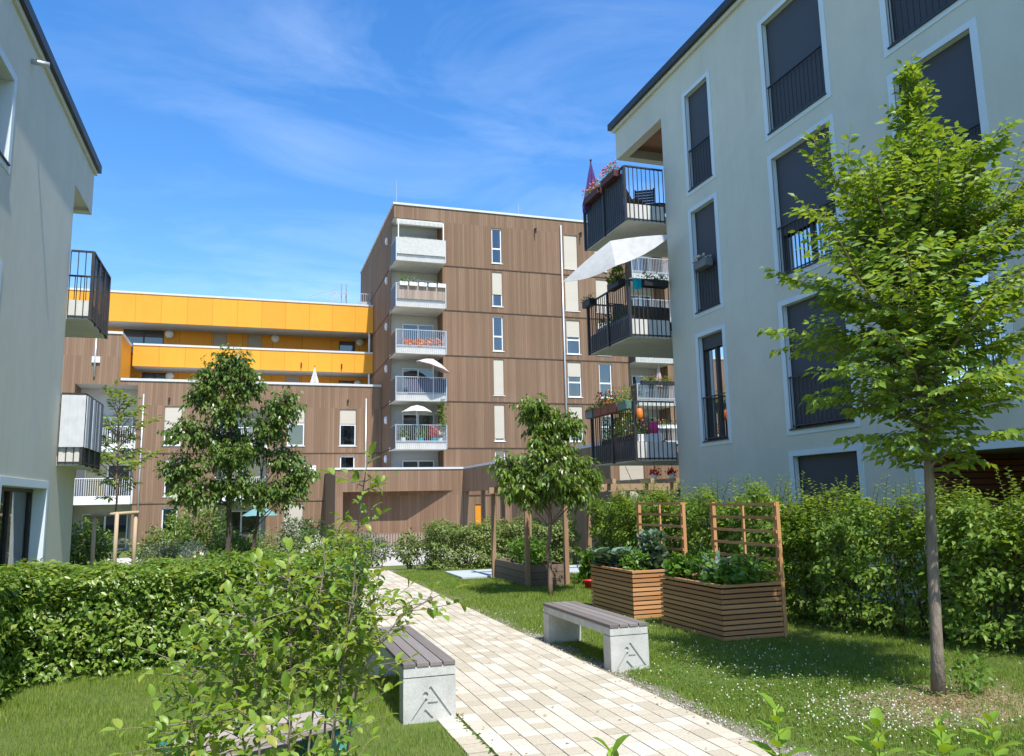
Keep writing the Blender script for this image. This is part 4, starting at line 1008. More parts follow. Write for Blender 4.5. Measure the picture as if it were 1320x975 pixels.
for nm, lb, c, k in [('salad_plant', 'pale green salad clump at the far left end of the front larch planter', (5.55, 9.72, .6), 'salad'),
    ('herb_plant', 'bushy green herb beside the salad in the front larch planter', (5.75, 9.45, .6), 'herb'),
    ('leek_plant', 'upright grey-green leeks in the middle of the front larch planter', (5.72, 9.0, .6), 'leek'),
    ('cabbage_plant', 'dark grey-green cabbage behind the leeks by the front trellis', (5.98, 9.2, .6), 'cabbage'),
    ('herb_plant', 'soft green herb clump at the near right corner of the front larch planter', (5.98, 8.72, .6), 'herb'),
    ('salad_plant', 'low salad heads at the near edge of the front larch planter', (5.6, 8.7, .58), 'salad'),
    ('kale_plant', 'tall blue-green kale leaning over the near end of the rear larch planter', (5.72, 10.78, .6), 'kale'),
    ('cabbage_plant', 'spreading blue-grey cabbage at the left of the rear larch planter', (5.42, 11.6, .6), 'cabbage'),
    ('cabbage_plant', 'blue-grey cabbage between the kale and the far end of the rear planter', (5.5, 11.15, .6), 'cabbage'),
    ('kale_plant', 'second blue-green kale near the trellis of the rear larch planter', (5.9, 11.3, .58), 'kale'),
    ('herb_plant', 'light green herb along the left rim of the rear larch planter', (5.42, 10.85, .6), 'herb')]:
    vegetable(nm, lb, nm.split('_')[0], c, k, G_)

# ------------------------------------------------------------------ old bed, pergola and things around it
t = thing('raised_bed', 'weathered dark timber raised bed under the posts of the pergola', 'raised bed', (5.7, 16.3, 0))
for y_ in (15.23, 17.38):
    m = MB()
    for i in range(3): m.box(5.29, y_, i*.14, 6.06, y_+.04, i*.14+.132)
    m.build('end_boards', 'oldbox', t)
for x_ in (5.25, 6.062):
    m = MB()
    for i in range(3): m.box(x_, 15.27, i*.14, x_+.038, 17.38, i*.14+.132)
    m.build('side_boards', 'oldbox', t)
m = MB(); m.box(5.29, 15.28, .01, 6.06, 17.37, .36); m.build('soil', 'soil', t)
t = thing('pergola', 'low larch timber pergola with square posts behind the young cherry tree', 'pergola', (6.6, 16.3, 0))
for x, y in ((5.26, 15.2), (5.24, 17.45), (6.09, 15.2), (6.1, 17.45), (7.12, 16.4), (8.55, 15.3), (8.55, 17.3)):
    m = MB(); m.box(x-.045, y-.045, -.05, x+.045, y+.045, 1.86); m.build('post', 'pergola_z', t, bevel=.004)
m = MB()
for y in (15.3, 17.3): m.box(5.1, y-.045, 1.862, 8.8, y+.045, 2.0)
m.build('beam', 'pergola_x', t)
m = MB()
for x in (5.26, 6.1, 7.12, 8.0, 8.6): m.box(x-.04, 15.0, 2.001, x+.04, 17.7, 2.10)
m.build('rafter', 'pergola_y', t)
shrub('bedding_plants', 'leafy plants filling the weathered raised bed under the pergola', 'plant', (5.68, 16.3, .36), (.34, .95, .55), 1500, .085, 'leaf_salad', stems=10)
for i, (x, y, h, r_0, lb) in enumerate([(6.75, 15.0, .75, .42, 'leafy courgette clump between the pergola and the rear larch planter'), (7.5, 14.6, 1.0, .5, 'taller leafy clump behind the courgettes in front of the pergola beam'), (6.2, 13.2, .42, .26, 'small bright green bush left of the rear larch planter')]):
    shrub('garden_plant', lb, 'plant', (x, y, 0), (r_0, r_0, h), 620, .11 if i < 2 else .06, 'leaf_salad' if i != 2 else 'leaf_farlight', 'garden plants round the pergola', tmpl=ROUND)
t = thing('tub', 'shallow red plastic tub standing on the grass by the pergola', 'tub', (6.28, 14.3, 0))
m = MB(); m.lathe((6.28, 14.3, 0), [(.15, 0), (.20, .16), (.22, .17), (.19, .15), (.15, .03)], 18); m.build('bowl', 'red', t, smooth=True)
m = MB(); m.lathe((6.28, 14.3, .03), [(.15, 0), (.17, .1), (.02, .11)], 14); m.build('soil', 'soil', t)
for x, y, lb in ((6.62, 13.9, 'black plant pot next to the red tub'), (6.95, 14.0, 'black plant pot half behind the rear larch planter')):
    m = MB(); m.lathe((x, y, 0), [(.10, 0), (.14, .24), (.15, .25), (.13, .22), (.02, .2)], 14); tag(m.build('plant_pot', 'black', loc=(x, y, 0), smooth=True), lb, 'pot', 'black plant pots')

# ------------------------------------------------------------------ children's picnic table
t = thing('picnic_table', "children's picnic table with silvery planks and green frame half hidden by the shrub", 'table', (.10, 4.98, 0))
tb_rot = RAD(24)
def loc_box(m, a, *b_): m.box(b_[0]+a[0], b_[1]+a[1], b_[2], b_[3]+a[0], b_[4]+a[1], b_[5])
O2 = (.10, 4.98)
m = MB()
for i in range(3): loc_box(m, O2, -.44, -.2+i*.136, .405, .44, -.2+i*.136+.128, .428)
m.build('table_top', 'greywood_x', t, bevel=.003)
for s in (-1, 1):
    m = MB(); loc_box(m, O2, s*.47-.03, -.22, .385, s*.47+.03, .22, .432); m.build('end_cap', 'green_plastic', t, bevel=.012)
    m = MB(); loc_box(m, O2, -.44, s*.37-.08, .215, .44, s*.37+.08, .24); m.build('seat', 'greywood_x', t, bevel=.003)
for sx_ in (-.40, .40):
    m = MB()
    for sy_ in (-1, 1): m.bar((O2[0]+sx_, O2[1]+sy_*.10, .40), (O2[0]+sx_, O2[1]+sy_*.40, -.02), .055, .07)
    m.bar((O2[0]+sx_*.999, O2[1]-.44, .19), (O2[0]+sx_*.999, O2[1]+.44, .19), .045, .045); m.build('frame', 'green_plastic', t, bevel=.008)
t.rotation_euler = (0, 0, tb_rot)

# ------------------------------------------------------------------ trees
t = thing('hornbeam_tree', 'young hornbeam tree with straight grey trunk and bright green crown on the right lawn', 'tree', (5.57, 5.57, 0))
prof = [(1.7, .36), (2.05, .60), (2.6, .85), (3.1, .93), (3.6, .84), (4.1, .58), (4.5, .36), (4.8, .22), (5.1, .14), (5.4, .10), (5.8, .04)]
tree(t, (5.57, 5.57, -.05), (6.05, 5.62, 5.70), prof, 0.049, 'bark', 'leaf_horn', .094, 190, 1.85, 11, up=40, low=-14, droop=.62, bare=.06, prim_jit=.42, sec_len=.55, flat=.42, leaf_gap=.035, sec_gap=.07, skew=.95, hang=.32, lean=.03, wid=.95)
def lobed_tree(root, base, top, lobes, trunk_r, bark, leafm, leaf, seed, n_tw=36, tmpl=LONG5, wid=1.3, gap=.035, hang=.6, L0=.3, fork=.35):
    """trunk, limbs running out to each foliage lobe, twigs with hanging leaves inside the lobes"""
    R = random.Random(seed); b, t_ = Vector(base), Vector(top); wood = MB(); P, D, Nn, S = [], [], [], []
    k = 12; tp = [b.lerp(t_, i/k)+Vector((R.uniform(-1, 1), R.uniform(-1, 1), 0))*.03*(i > 0) for i in range(k+1)]
    wood.tube(tp, [trunk_r*(1.2 if i == 0 else 1)*(1-.85*(i/k)**1.3)+.004 for i in range(k+1)], 9)
    for (dx, dy, z, rx, ry, rz) in lobes:
        c = Vector((b.x+dx, b.y+dy, z)); d = math.hypot(dx, dy)
        zs = max(b.z+(t_.z-b.z)*fork, z-.25-d*.75); f = min(.96, max(fork, (zs-b.z)/(t_.z-b.z))); st_ = b.lerp(t_, f)
        mid = st_.lerp(c, .5)+Vector((0, 0, -.08*d)); wood.tube([st_, mid, c, c+(c-mid)*.5], [trunk_r*.34, trunk_r*.24, trunk_r*.14, .004], 5, cap=False)
        rx, ry, rz = rx*.93, ry*.93, rz*.93; vol = (rx*ry*rz)**(1/3)
        for q in range(int(n_tw*(.4+vol*1.5))):
            u = Vector((R.gauss(0, 1), R.gauss(0, 1), R.gauss(0, 1))).normalized(); rr = R.uniform(.1, .8)
            p0 = c+Vector((u.x*rx*rr, u.y*ry*rr, u.z*rz*rr)); dd = (u*.8+Vector((R.uniform(-.5, .5), R.uniform(-.5, .5), R.uniform(-.1, .6)))).normalized(); L = L0*R.uniform(.6, 1.3); pts = [p0]
            for _ in range(4): dd = (dd+Vector((R.uniform(-.2, .2), R.uniform(-.2, .2), -.16))).normalized(); pts.append(pts[-1]+dd*L/4)
            wood.tube(pts, [.005, .0042, .0034, .0024, .001], 3, cap=False)
            if R.random() < .35: wood.tube([c, p0], [.008, .005], 3, cap=False)
            m = max(4, int(L/gap))
            for j in range(m):
                f = (j+.4)/m*3.99; ii = int(f); x = pts[ii].lerp(pts[ii+1], f-ii); tw = (pts[ii+1]-pts[ii]).normalized(); a = j*2.4+R.uniform(-.5, .5)
                s_ = vrot(tw.orthogonal().normalized(), tw, a); P.append(x); D.append(tw*.45+s_*.7+Z*(-hang+R.uniform(-.35, .3))); Nn.append(s_*.5+Z*.8+Vector((R.uniform(-.5, .5), R.uniform(-.5, .5), 0))); S.append(leaf*R.uniform(.65, 1.2))
    wood.build('trunk', bark, root, smooth=True); leaf_mesh('crown', P, D, Nn, S, tmpl, leafm, root, wid=wid)
t = thing('cherry_tree', 'young cherry tree with slim reddish trunk and drooping leaves beside the raised bed', 'tree', (5.16, 13.71, 0))
lobed_tree(t, (5.16, 13.71, -.05), (5.18, 13.73, 3.4), [(-.58, -.1, 1.92, .30, .32, .22), (.52, .05, 2.28, .34, .34, .28), (-.05, -.25, 2.42, .42, .4, .3), (-.15, .2, 1.85, .36, .36, .2), (-.68, .15, 2.3, .24, .26, .2), (.75, -.1, 2.02, .2, .26, .16),
    (.35, -.35, 1.85, .3, .28, .2), (.05, 0, 3.12, .42, .38, .25), (-.2, .1, 3.38, .24, .26, .14), (.45, 0, 3.05, .2, .24, .14), (0, 0, 2.75, .3, .3, .2), (.0, .45, 2.2, .4, .3, .28), (.05, -.45, 2.05, .36, .28, .24)], .042, 'bark_red', 'leaf_cherry', .118, 5, 118, gap=.031, L0=.25, hang=.75)
t = thing('ornamental_tree', 'dark leaved tree with several lobes behind the left hedge', 'tree', (-.45, 20.2, 0))
lobed_tree(t, (-.45, 20.2, -.06), (-.52, 20.2, 5.0), [(-.05, 0, 5.15, .34, .35, .26), (-.42, .1, 4.82, .36, .35, .26), (.28, -.1, 4.62, .36, .36, .28), (-.72, 0, 4.3, .3, .34, .24), (-.05, -.2, 3.95, .48, .5, .34), (1.18, 0, 4.1, .40, .4, .28), (.85, .1, 3.6, .36, .4, .26),
    (-1.0, -.1, 3.42, .46, .46, .30), (-1.12, .1, 2.62, .46, .46, .30), (-.1, -.3, 2.9, .6, .5, .36), (.0, -.2, 2.12, .55, .55, .30), (-.82, -.2, 2.0, .42, .42, .24), (.45, .3, 3.1, .42, .42, .28), (-.3, .5, 3.3, .5, .4, .4)], .07, 'bark_dark', 'leaf_tree', .128, 21, 112, L0=.33, gap=.034, wid=1.5)
t = thing('staked_sapling', 'thin airy sapling held by a wooden stake frame near the left building', 'tree', (-2.92, 20.6, 0))
prof = [(1.7, .3), (2.2, .75), (2.8, .85), (3.4, .65), (4.1, .3), (4.5, .05)]
tree(t, (-2.92, 20.6, -.06), (-3.02, 20.6, 4.35), prof, .03, 'bark_red', 'leaf_shrub', .15, 44, 1.9, 9, up=30, droop=.4, leaf_gap=.05, sec_gap=.13, hang=.35, prim_jit=.4, bare=.3)
t = thing('stake_frame', 'wooden stakes joined by a crossbar round the thin sapling', 'tree stake', (-2.95, 20.5, 0))
for x, y in ((-3.35, 20.35), (-2.5, 20.35), (-2.86, 20.1)):
    m = MB(); m.tube([(x, y, -.1), (x, y, 1.62)], [.045, .042], 9); m.build('stake', 'stake', t, smooth=True)
m = MB(); m.tube([(-3.42, 20.3, 1.55), (-2.43, 20.3, 1.60)], .04, 9); m.build('crossbar', 'stake', t, smooth=True)
t = thing('ornamental_tree', 'slim companion stem with a small low crown right of the dark leaved tree', 'tree', (.06, 20.6, 0))
lobed_tree(t, (.06, 20.6, -.06), (.3, 20.6, 2.9), [(.65, 0, 2.85, .42, .42, .28), (1.12, .0, 2.42, .36, .38, .24), (.72, -.1, 1.98, .40, .4, .22), (.15, -.2, 2.0, .42, .42, .26)], .045, 'bark_dark', 'leaf_tree', .128, 31, 105, L0=.33, gap=.034, wid=1.5)

# ------------------------------------------------------------------ hedges
def rotz(P, o, a):
    c, s = math.cos(a), math.sin(a); Q = P.copy(); x, y = P[:, 0]-o[0], P[:, 1]-o[1]
    Q[:, 0] = o[0]+c*x-s*y; Q[:, 1] = o[1]+s*x+c*y; return Q
def hedge(name, label, boxes, n_per, leaf, mat, tmpl, loc, stem_gap=.28, gap=0, lowgap=0, rag=.08, shoots=0, shoot_h=.4, inner=.25, stem_mat='bark_dark'):
    t = thing(name, label, 'hedge', loc); A = [[], [], [], []]; st = MB()
    for (x0, y0, x1, y1, h, z0, ang, o) in boxes:
        w, l = x1-x0, y1-y0; n = int((2*(w+l)*h+w*l)*n_per)
        p, d, nn, s = hedge_leaves(x0, y0, x1, y1, h, n, leaf, .3, z0, rag, gap, lowgap)
        k = int(w*l*h*n_per*inner)       # leaves inside the hedge
        pi = np.c_[x0+.1+rng.random(k)*(w-.2), y0+.1+rng.random(k)*(l-.2), z0+.1+rng.random(k)*(h-.2)]
        kk = rng.random(k) > lowgap*np.clip(1-(pi[:, 2]-z0)/(h*.75), 0, 1); pi = pi[kk]; k = len(pi)
        p = np.r_[p, pi]; d = np.r_[d, rdir(k)]; nn = np.r_[nn, rdir(k)+np.array((0, 0, .4))]; s = np.r_[s, leaf*rng.uniform(.6, 1.2, k)]
        segs = []
        for i in range(int(w*l/(stem_gap*stem_gap))):
            x, y = x0+.15+rnd.random()*(w-.3), y0+.15+rnd.random()*(l-.3); q = [(x, y, z0-.05)]
            for j in range(4): q.append((q[-1][0]+rnd.uniform(-.09, .09), q[-1][1]+rnd.uniform(-.09, .09), z0+h*.92*(j+1)/4))
            segs.append((q, [.014, .011, .008, .005, .002]))
            for _ in range(3):
                b0 = Vector(q[rnd.choice((1, 2, 3))]); e = b0+Vector((rnd.uniform(-.3, .3), rnd.uniform(-.3, .3), rnd.uniform(.05, .3)))
                segs.append(([b0, e], [.005, .002]))
        sp, sd, sn, ss = [], [], [], []
        for i in range(shoots):
            x, y = x0+.05+rnd.random()*(w-.1), y0+.05+rnd.random()*(l-.1); H = shoot_h*rnd.uniform(.3, 1.1); a = rnd.uniform(0, 6.28); b_ = rnd.uniform(.05, .45)
            q = [Vector((x, y, z0+h-.12))]
            for j in range(5): q.append(q[-1]+Vector((math.cos(a)*b_*H/5, math.sin(a)*b_*H/5, H/5*(1-.1*j))))
            segs.append((q, [.004, .0035, .003, .0025, .002, .001]))
            m = int(H/.035)
            for j in range(m):
                f = (j+.5)/m*4.99; ii = int(f); pt = q[ii].lerp(q[ii+1], f-ii); aa = a+1.57+(j % 2)*3.14+rnd.uniform(-.5, .5)
                sp.append(pt); sd.append((math.cos(aa), math.sin(aa), rnd.uniform(.1, .6))); sn.append((rnd.uniform(-.4, .4), rnd.uniform(-.4, .4), 1)); ss.append(leaf*rnd.uniform(.7, 1.15)*(1-.3*j/m))
        if sp: p = np.r_[p, np.array([tuple(v) for v in sp])]; d = np.r_[d, np.array(sd)]; nn = np.r_[nn, np.array(sn)]; s = np.r_[s, np.array(ss)]
        if ang:
            p = rotz(p, o, ang); d = rotz(d, (0, 0), ang); nn = rotz(nn, (0, 0), ang)
            segs = [([tuple(rotz(np.array([tuple(v)]), o, ang)[0]) for v in q], r) for q, r in segs]
        for q, r in segs: st.tube(q, r, 4, cap=False)
        for i, v in enumerate((p, d, nn, s)): A[i].append(v)
    A = [np.concatenate(v) for v in A]
    leaf_mesh('foliage', *A, tmpl, mat, t); st.build('stems', stem_mat, t)
hedge('clipped_hedge', 'dense clipped hedge turning the corner round the left lawn', [(-2.3, 9.0, 1.75, 10.3, 1.04, 0, RAD(22), (-2.0, 9.0)), (-3.15, 3.2, -2.08, 9.3, 1.08, 0, 0, (0, 0))],
      3300, .068, 'leaf_hedge', LEAF5, (-.5, 9.5, 0), rag=.06, inner=.35, shoots=60, shoot_h=.16, lowgap=.35)
hedge('hornbeam_hedge', 'loose tall hornbeam hedge with ragged shoots along the right building', [(8.0, 2.6, 8.9, 9.6, 1.5, 0, RAD(14.5), (8.0, 4.6)), (6.75, 9.5, 7.6, 15.4, 1.58, 0, 0, (0, 0))],
      2100, .075, 'leaf_hedge2', LEAF5, (7.4, 9, 0), rag=.19, inner=.25, gap=.9, lowgap=.68, shoots=170, shoot_h=.66, stem_gap=.3)
hedge('privet_hedge', 'pale flowering hedge in front of the bike store beyond the grey paving', [(4.35, 19.75, 8.2, 20.9, 1.08, -.02, 0, (0, 0))], 1500, .075, 'leaf_farlight', LEAF5, (6, 20.2, 0), rag=.14, shoots=40, shoot_h=.25, lowgap=.1)

# ------------------------------------------------------------------ shrubs behind the left hedge
GS = 'shrubs in the beds before the brown buildings'
for i, (lb, x, y, z, rx, h, n, leaf, mat) in enumerate([
    ('dense green bush against the corner of the left building', -3.95, 23, -.18, .68, 1.5, 1500, .09, 'leaf_far'),
    ('yellow-green bush right of the stake frame', -2.65, 26, -.55, .6, 1.6, 1100, .09, 'leaf_farlight'),
    ('rounded dark green bush under the white framed ground floor window', -2.15, 28, -.76, .62, 2.3, 1300, .09, 'leaf_hedge'),
    ('tall loose bush left of the dark leaved tree', -1.25, 25, -.42, .72, 2.2, 1500, .09, 'leaf_far'),
    ('silvery lavender mound behind the hedge', -1.95, 22.2, -.1, .62, .95, 1300, .06, 'leaf_grey'),
    ('low mound of cream flowers behind the hedge', -1.25, 20.6, 0, .36, .85, 700, .06, 'petal_white'),
    ('round dark evergreen bush left of the bike store', 2.25, 35, -.85, .95, 2.0, 1500, .10, 'leaf_dark'),
    ('upright tuft of blue-green grass by the pale shutter', 1.45, 34, -.85, .4, 1.9, 500, .13, 'leaf_grey'),
    ('yellow-green spreading bush below the terraced block', .1, 27, -.67, .95, 1.5, 1300, .09, 'leaf_farlight'),
    ('bright bush in front of the gravel court', 2.35, 29, -.83, .9, 1.4, 1200, .09, 'leaf_far'),
    ('pale feathery bush left of the path end', 3.1, 22.4, -.1, .72, 1.0, 1100, .07, 'leaf_grey'),
    ('white flowering bush at the corner of the bike store', 3.5, 28, -.76, .75, 1.35, 900, .08, 'leaf_farlight'),
    ('small leafy bush at the end of the path', 4.05, 21.3, -.03, .42, .95, 700, .07, 'leaf_farlight'),
    ('low green bush beneath the dark leaved tree', -.4, 22, -.09, .72, 1.15, 1100, .08, 'leaf_far'),
    ('white flower mound among the bushes right of the dark tree', 1.9, 24.5, -.35, .5, .95, 800, .06, 'petal_white'),
    ('fresh green bush nearest the end of the left hedge', 2.3, 21.6, -.06, .6, 1.05, 900, .08, 'leaf_hedge2')]):
    shrub('shrub', lb, 'shrub', (x, y, z), (rx, rx*.9, h), int(n*1.7), leaf*1.2, mat, GS)

# ------------------------------------------------------------------ loose juneberry shrub in the foreground
t = thing('juneberry_shrub', 'loose juneberry shrub with glossy yellow-green leaves in the left foreground', 'shrub', (.2, 3.35, 0))
R = random.Random(12); wood = MB(); P, D, Nn, S = [], [], [], []; BP, BD = [], []
def twig(q, d, L, n, sz, gap=.036, lead=True):
    pts = [q.copy()]; d = d.normalized(); x = q.copy()
    for _ in range(n):
        d = (d+Vector((R.uniform(-.13, .13), R.uniform(-.13, .13), R.uniform(-.10, .10)))).normalized(); x = x+d*L/n; pts.append(x.copy())
    m = max(3, int(L/gap)); az = R.uniform(0, 6.28)
    for j in range(m):
        f = (.15+.85*(j+.5)/m)*(n-.001); i = int(f); p_ = pts[i].lerp(pts[i+1], f-i); dd = (pts[i+1]-pts[i]).normalized()
        az += 2.4+R.uniform(-.4, .4); s = dd.orthogonal().normalized(); s = vrot(s, dd, az)
        ld = dd*.55+s*.9+Z*R.uniform(-.45, .25)
        P.append(p_); D.append(ld); Nn.append(Vector((R.uniform(-.5, .5), R.uniform(-.5, .5), 1))+dd*.3); S.append(sz*R.uniform(.6, 1.2))
    P.append(pts[-1]); D.append(d); Nn.append(Z+Vector((R.uniform(-.3, .3), R.uniform(-.3, .3), 0))); S.append(sz)
    return pts
stems = [((.03, 3.35), (-.16, 3.05, .98), 5), ((.10, 3.3), (.02, 3.25, 1.34), 9), ((.16, 3.42), (.16, 3.45, 1.46), 11), ((.22, 3.35), (.30, 3.5, 1.50), 11), ((.26, 3.3), (.42, 3.35, 1.40), 10),
         ((.3, 3.38), (.55, 3.6, 1.40), 8), ((.24, 3.45), (.435, 3.3, 1.80), 7), ((.14, 3.28), (-.06, 3.5, 1.30), 8), ((.2, 3.22), (.14, 2.95, .98), 5), ((.33, 3.3), (.72, 3.3, 1.36), 3), ((.24, 3.24), (.30, 2.95, .90), 4), ((-.02, 3.3), (-.2, 3.3, 1.12), 6), ((.2, 3.5), (.05, 3.75, 1.42), 8), ((.28, 3.5), (.35, 3.8, 1.45), 8)]
for (bx_, by_), tip, k in stems:
    a, e = Vector((bx_, by_, -.03)), Vector(tip)-Vector((0, 0, .05 if 1.2 < tip[2] < 1.7 else 0)); mid = a.lerp(e, .5)+Vector((R.uniform(-.05, .05), R.uniform(-.05, .05), .06)); pts = []
    if tip[0] > .6: mid = Vector((.26, 3.4, 1.15))
    for i in range(9):
        f = i/8; pts.append(a.lerp(mid, f).lerp(mid.lerp(e, f), f)+Vector((R.uniform(-.008, .008), R.uniform(-.008, .008), 0)))
    wood.tube(pts, [.0062*(1-.8*i/8)+.0013 for i in range(9)], 6, cap=False)
    tall = tip[2] > 1.7
    for i in range(int(k*(2.8 if tall else 5.2))):
        f = R.uniform(.82 if tall else (.62 if tip[2] > 1.2 else .7), 1.0)*7.99; ii = int(f); q = pts[ii].lerp(pts[ii+1], f-ii); dd = (pts[ii+1]-pts[ii]).normalized()
        az = R.uniform(0, 6.28); d = dd*.3+Vector((math.cos(az), math.sin(az), R.uniform(-.3, .35)))*.9; L = R.uniform(.08, .27)*(.6 if tall else 1)
        tp = twig(q, d, L, 4, .049, .032); wood.tube(tp, [.0022, .002, .0017, .0013, .0008], 4, cap=False)
    tp = twig(pts[-1], pts[-1]-pts[-2], .1, 4, .062)
    wood.tube(tp, [.002, .0017, .0014, .001, .0007], 4, cap=False)
wood.build('stems', 'bark', t, smooth=True)
leaf_mesh('foliage', P, D, Nn, S, LEAF9, 'leaf_shrub', t, wid=.9)
# ------------------------------------------------------------------ shoots at the very front
for i, (x, y, ht, lb) in enumerate([(.93, 2.0, 1.06, 'leafy shoot with the lowest tip, in front of the path'), (1.42, 2.0, 1.12, 'tallest leafy shoot at the bottom edge where path meets lawn'), (1.76, 2.02, 1.045, 'broad leafy shoot below the clover patch'),
                                 (2.03, 2.0, 1.03, 'leafy shoot at the bottom edge below the bare earth of the hornbeam'), (2.23, 2.05, 1.0, 'leafy shoot nearest the lower right corner')]):
    t = thing('plant_shoot', lb, 'shoot', (x, y, 0), 'leafy shoots at the bottom edge'); P, D, Nn, S = [], [], [], []; m = MB(); R = random.Random(40+i)
    pts = [Vector((x, y, -.02))]
    for k in range(8): pts.append(pts[-1]+Vector((R.uniform(-.008, .008), R.uniform(-.008, .008), ht/8)))
    m.tube(pts, [.006-.0005*k for k in range(9)], 6); m.build('stem', 'leaf_sprig', t, smooth=True)
    az = R.uniform(0, 3)
    for k in range(14):
        f = .62+.38*k/13; q = pts[0].lerp(pts[-1], f); az += 1.57; z_ = .15+.9*(k/13)**2
        for s_ in (0, math.pi):
            a = az+s_+R.uniform(-.2, .2); P.append(q); D.append((math.cos(a), math.sin(a), z_)); Nn.append((-math.cos(a)*.5, -math.sin(a)*.5, 1)); S.append((.095 if k < 11 else .062)*R.uniform(.8, 1.15))
    leaf_mesh('leaves', P, D, Nn, S, LEAF9, 'leaf_sprig', t, wid=.9)

# ------------------------------------------------------------------ lawn
def snoise(x, y): return np.sin(x*2.3+1.1*np.sin(y*1.7))*np.sin(y*2.9+1.3*np.sin(x*1.3+.7))+.5*np.sin(x*6.1+y*3.3)*np.sin(y*5.7-x*2.2)
def in_lawn(x, y):
    ok = ((x < PX0-.18) | ((x < PX0) & (y > 21)) | (x > PX1+.01))
    ok &= ~((x > 4.5) & (y > 17.42) & (y < 19.12)) & ~((x > 5.3) & (x < 6.2) & (y > 8.4) & (y < 10)) & ~((x > 5.2) & (x < 6.05) & (y > 10.45) & (y < 12)) & ~((x > 5.25) & (x < 6.1) & (y > 15.2) & (y < 17.42))
    ok &= ~((x > 3.43) & (x < 3.89) & (((y > 7.48) & (y < 7.68)) | ((y > 9.24) & (y < 9.44)))) & ~((x > 1.16) & (x < 1.6) & (((y > 6.4) & (y < 6.6)) | ((y > 8.18) & (y < 8.37))))
    return ok
GRASS = (np.array([(-.5, 0, 0), (.5, 0, 0), (.32, .55, -.06), (-.32, .55, -.06), (0, 1, -.24)]), None)
def grass(name, label, x0, y0, x1, y1, n, L, wd):
    x, y = x0+rng.random(n)*(x1-x0), y0+rng.random(n)*(y1-y0)
    keep = in_lawn(x, y)
    d = np.sqrt(((x-5.45)*.62)**2+(y-5.35)**2)+.18*snoise(x*2, y*2); keep &= (d > .62) | (rng.random(n) < .3)
    keep &= (np.abs(x-3.42)+.1*snoise(x*3, y*2) > .14) | (rng.random(n) < .15) | (y > 10)
    x, y = x[keep], y[keep]; n = len(x); s = L*rng.uniform(.5, 1.25, n)*(1+.28*snoise(x*.9, y*.9))
    a = rng.uniform(0, 6.28, n); lean = rng.uniform(.1, .85, n)
    D = unit(np.c_[np.cos(a)*lean, np.sin(a)*lean, np.ones(n)]); Nn = unit(np.c_[np.cos(a), np.sin(a), np.full(n, .2)])
    z = np.array([zg(0, v) for v in y])
    tm = (np.array([(-.5, 0, 0), (.5, 0, 0), (0, 1, -.22)]), [(0, 1, 2)])
    o = leaf_mesh(name, np.c_[x, y, z-.004], D, Nn, s, tm, 'grass', None, (0, 0, 0), wid=wd)
    tag(o, label, 'grass', None, 'stuff')
grass('grass', 'short green lawn left of the path', -3.2, 3.6, PX0, 9.8, 170000, .046, .11)
grass('grass', 'short green lawn right of the path near the hornbeam tree', PX1, 3.8, 8.3, 9.0, 210000, .042, .12)
grass('grass', 'short green lawn right of the path around the larch planters and cherry tree', PX1, 9.0, 8.0, 20, 130000, .05, .17)
grass('grass', 'tufts of grass left of the path beyond the hedge', -3.6, 10, PX0, 22, 40000, .07, .16)
# white clover through the right lawn
n = 16000; x, y = PX1+.2+rng.random(n)*4.2, 4.3+rng.random(n)*7.5
den = np.exp(-((x-4.55)/.55)**2-((y-5.15)/.55)**2)*1.5+.34*np.exp(-((x-4.75)/.9)**2-((y-7.0)/1.1)**2)+.02+.3*np.clip(snoise(x*1.4, y*1.4)-.55, 0, 1)
k = (rng.random(n) < den*.42) & in_lawn(x, y); x, y = x[k], y[k]; n = len(x)
OCT = (np.array([(0, 0, .55), (.5, 0, 0), (0, .5, 0), (-.5, 0, 0), (0, -.5, 0), (0, 0, -.45)]), [(0, 1, 2), (0, 2, 3), (0, 3, 4), (0, 4, 1), (5, 2, 1), (5, 3, 2), (5, 4, 3), (5, 1, 4)])
o = leaf_mesh('clover_flowers', np.c_[x, y, rng.uniform(.035, .075, n)], rdir(n)*.3+np.array((0, 1, 0)), np.tile((0, 0, 1.), (n, 1)), rng.uniform(.013, .022, n), OCT, 'petal_white', None, (0, 0, 0))
tag(o, 'white clover flowers scattered over the right lawn', 'clover', None, 'stuff')
n2 = 26000; x, y = PX1+.1+rng.random(n2)*4.3, 4.2+rng.random(n2)*8
den = np.exp(-((x-4.6)/.8)**2-((y-5.3)/.8)**2)+.7*np.exp(-((x-4.8)/1.2)**2-((y-7.0)/1.4)**2)+.1
k = (rng.random(n2) < den) & in_lawn(x, y); x, y = x[k], y[k]; n2 = len(x)
o = leaf_mesh('clover_leaves', np.c_[x, y, rng.uniform(.02, .05, n2)], rdir(n2)*np.array((1, 1, .2)), rdir(n2)*.4+np.array((0, 0, 1.)), rng.uniform(.016, .028, n2), ROUND, 'clover', None, (0, 0, 0))
tag(o, 'dark green clover leaves in the right lawn', 'clover', None, 'stuff')
n = 1500; a, rr = rng.uniform(0, 6.28, n), np.abs(rng.normal(size=n))*.42; x, y = 5.45+np.cos(a)*rr*1.6, 5.35+np.sin(a)*rr
o = leaf_mesh('dry_grass', np.c_[x, y, rng.uniform(.002, .03, n)], rdir(n)*np.array((1, 1, .25)), rdir(n)*.3+np.array((0, 0, 1.)), rng.uniform(.03, .09, n), LONG5, 'litter', None, (0, 0, 0), wid=.3)
tag(o, 'dry straw and wood chips round the hornbeam trunk', 'mulch', None, 'stuff')
shrub('weed_clump', 'small weedy sprout at the foot of the hornbeam trunk', 'plant', (5.85, 5.5, 0), (.22, .16, .3), 150, .06, 'leaf_salad', stems=4, stem_mat='leaf_salad')
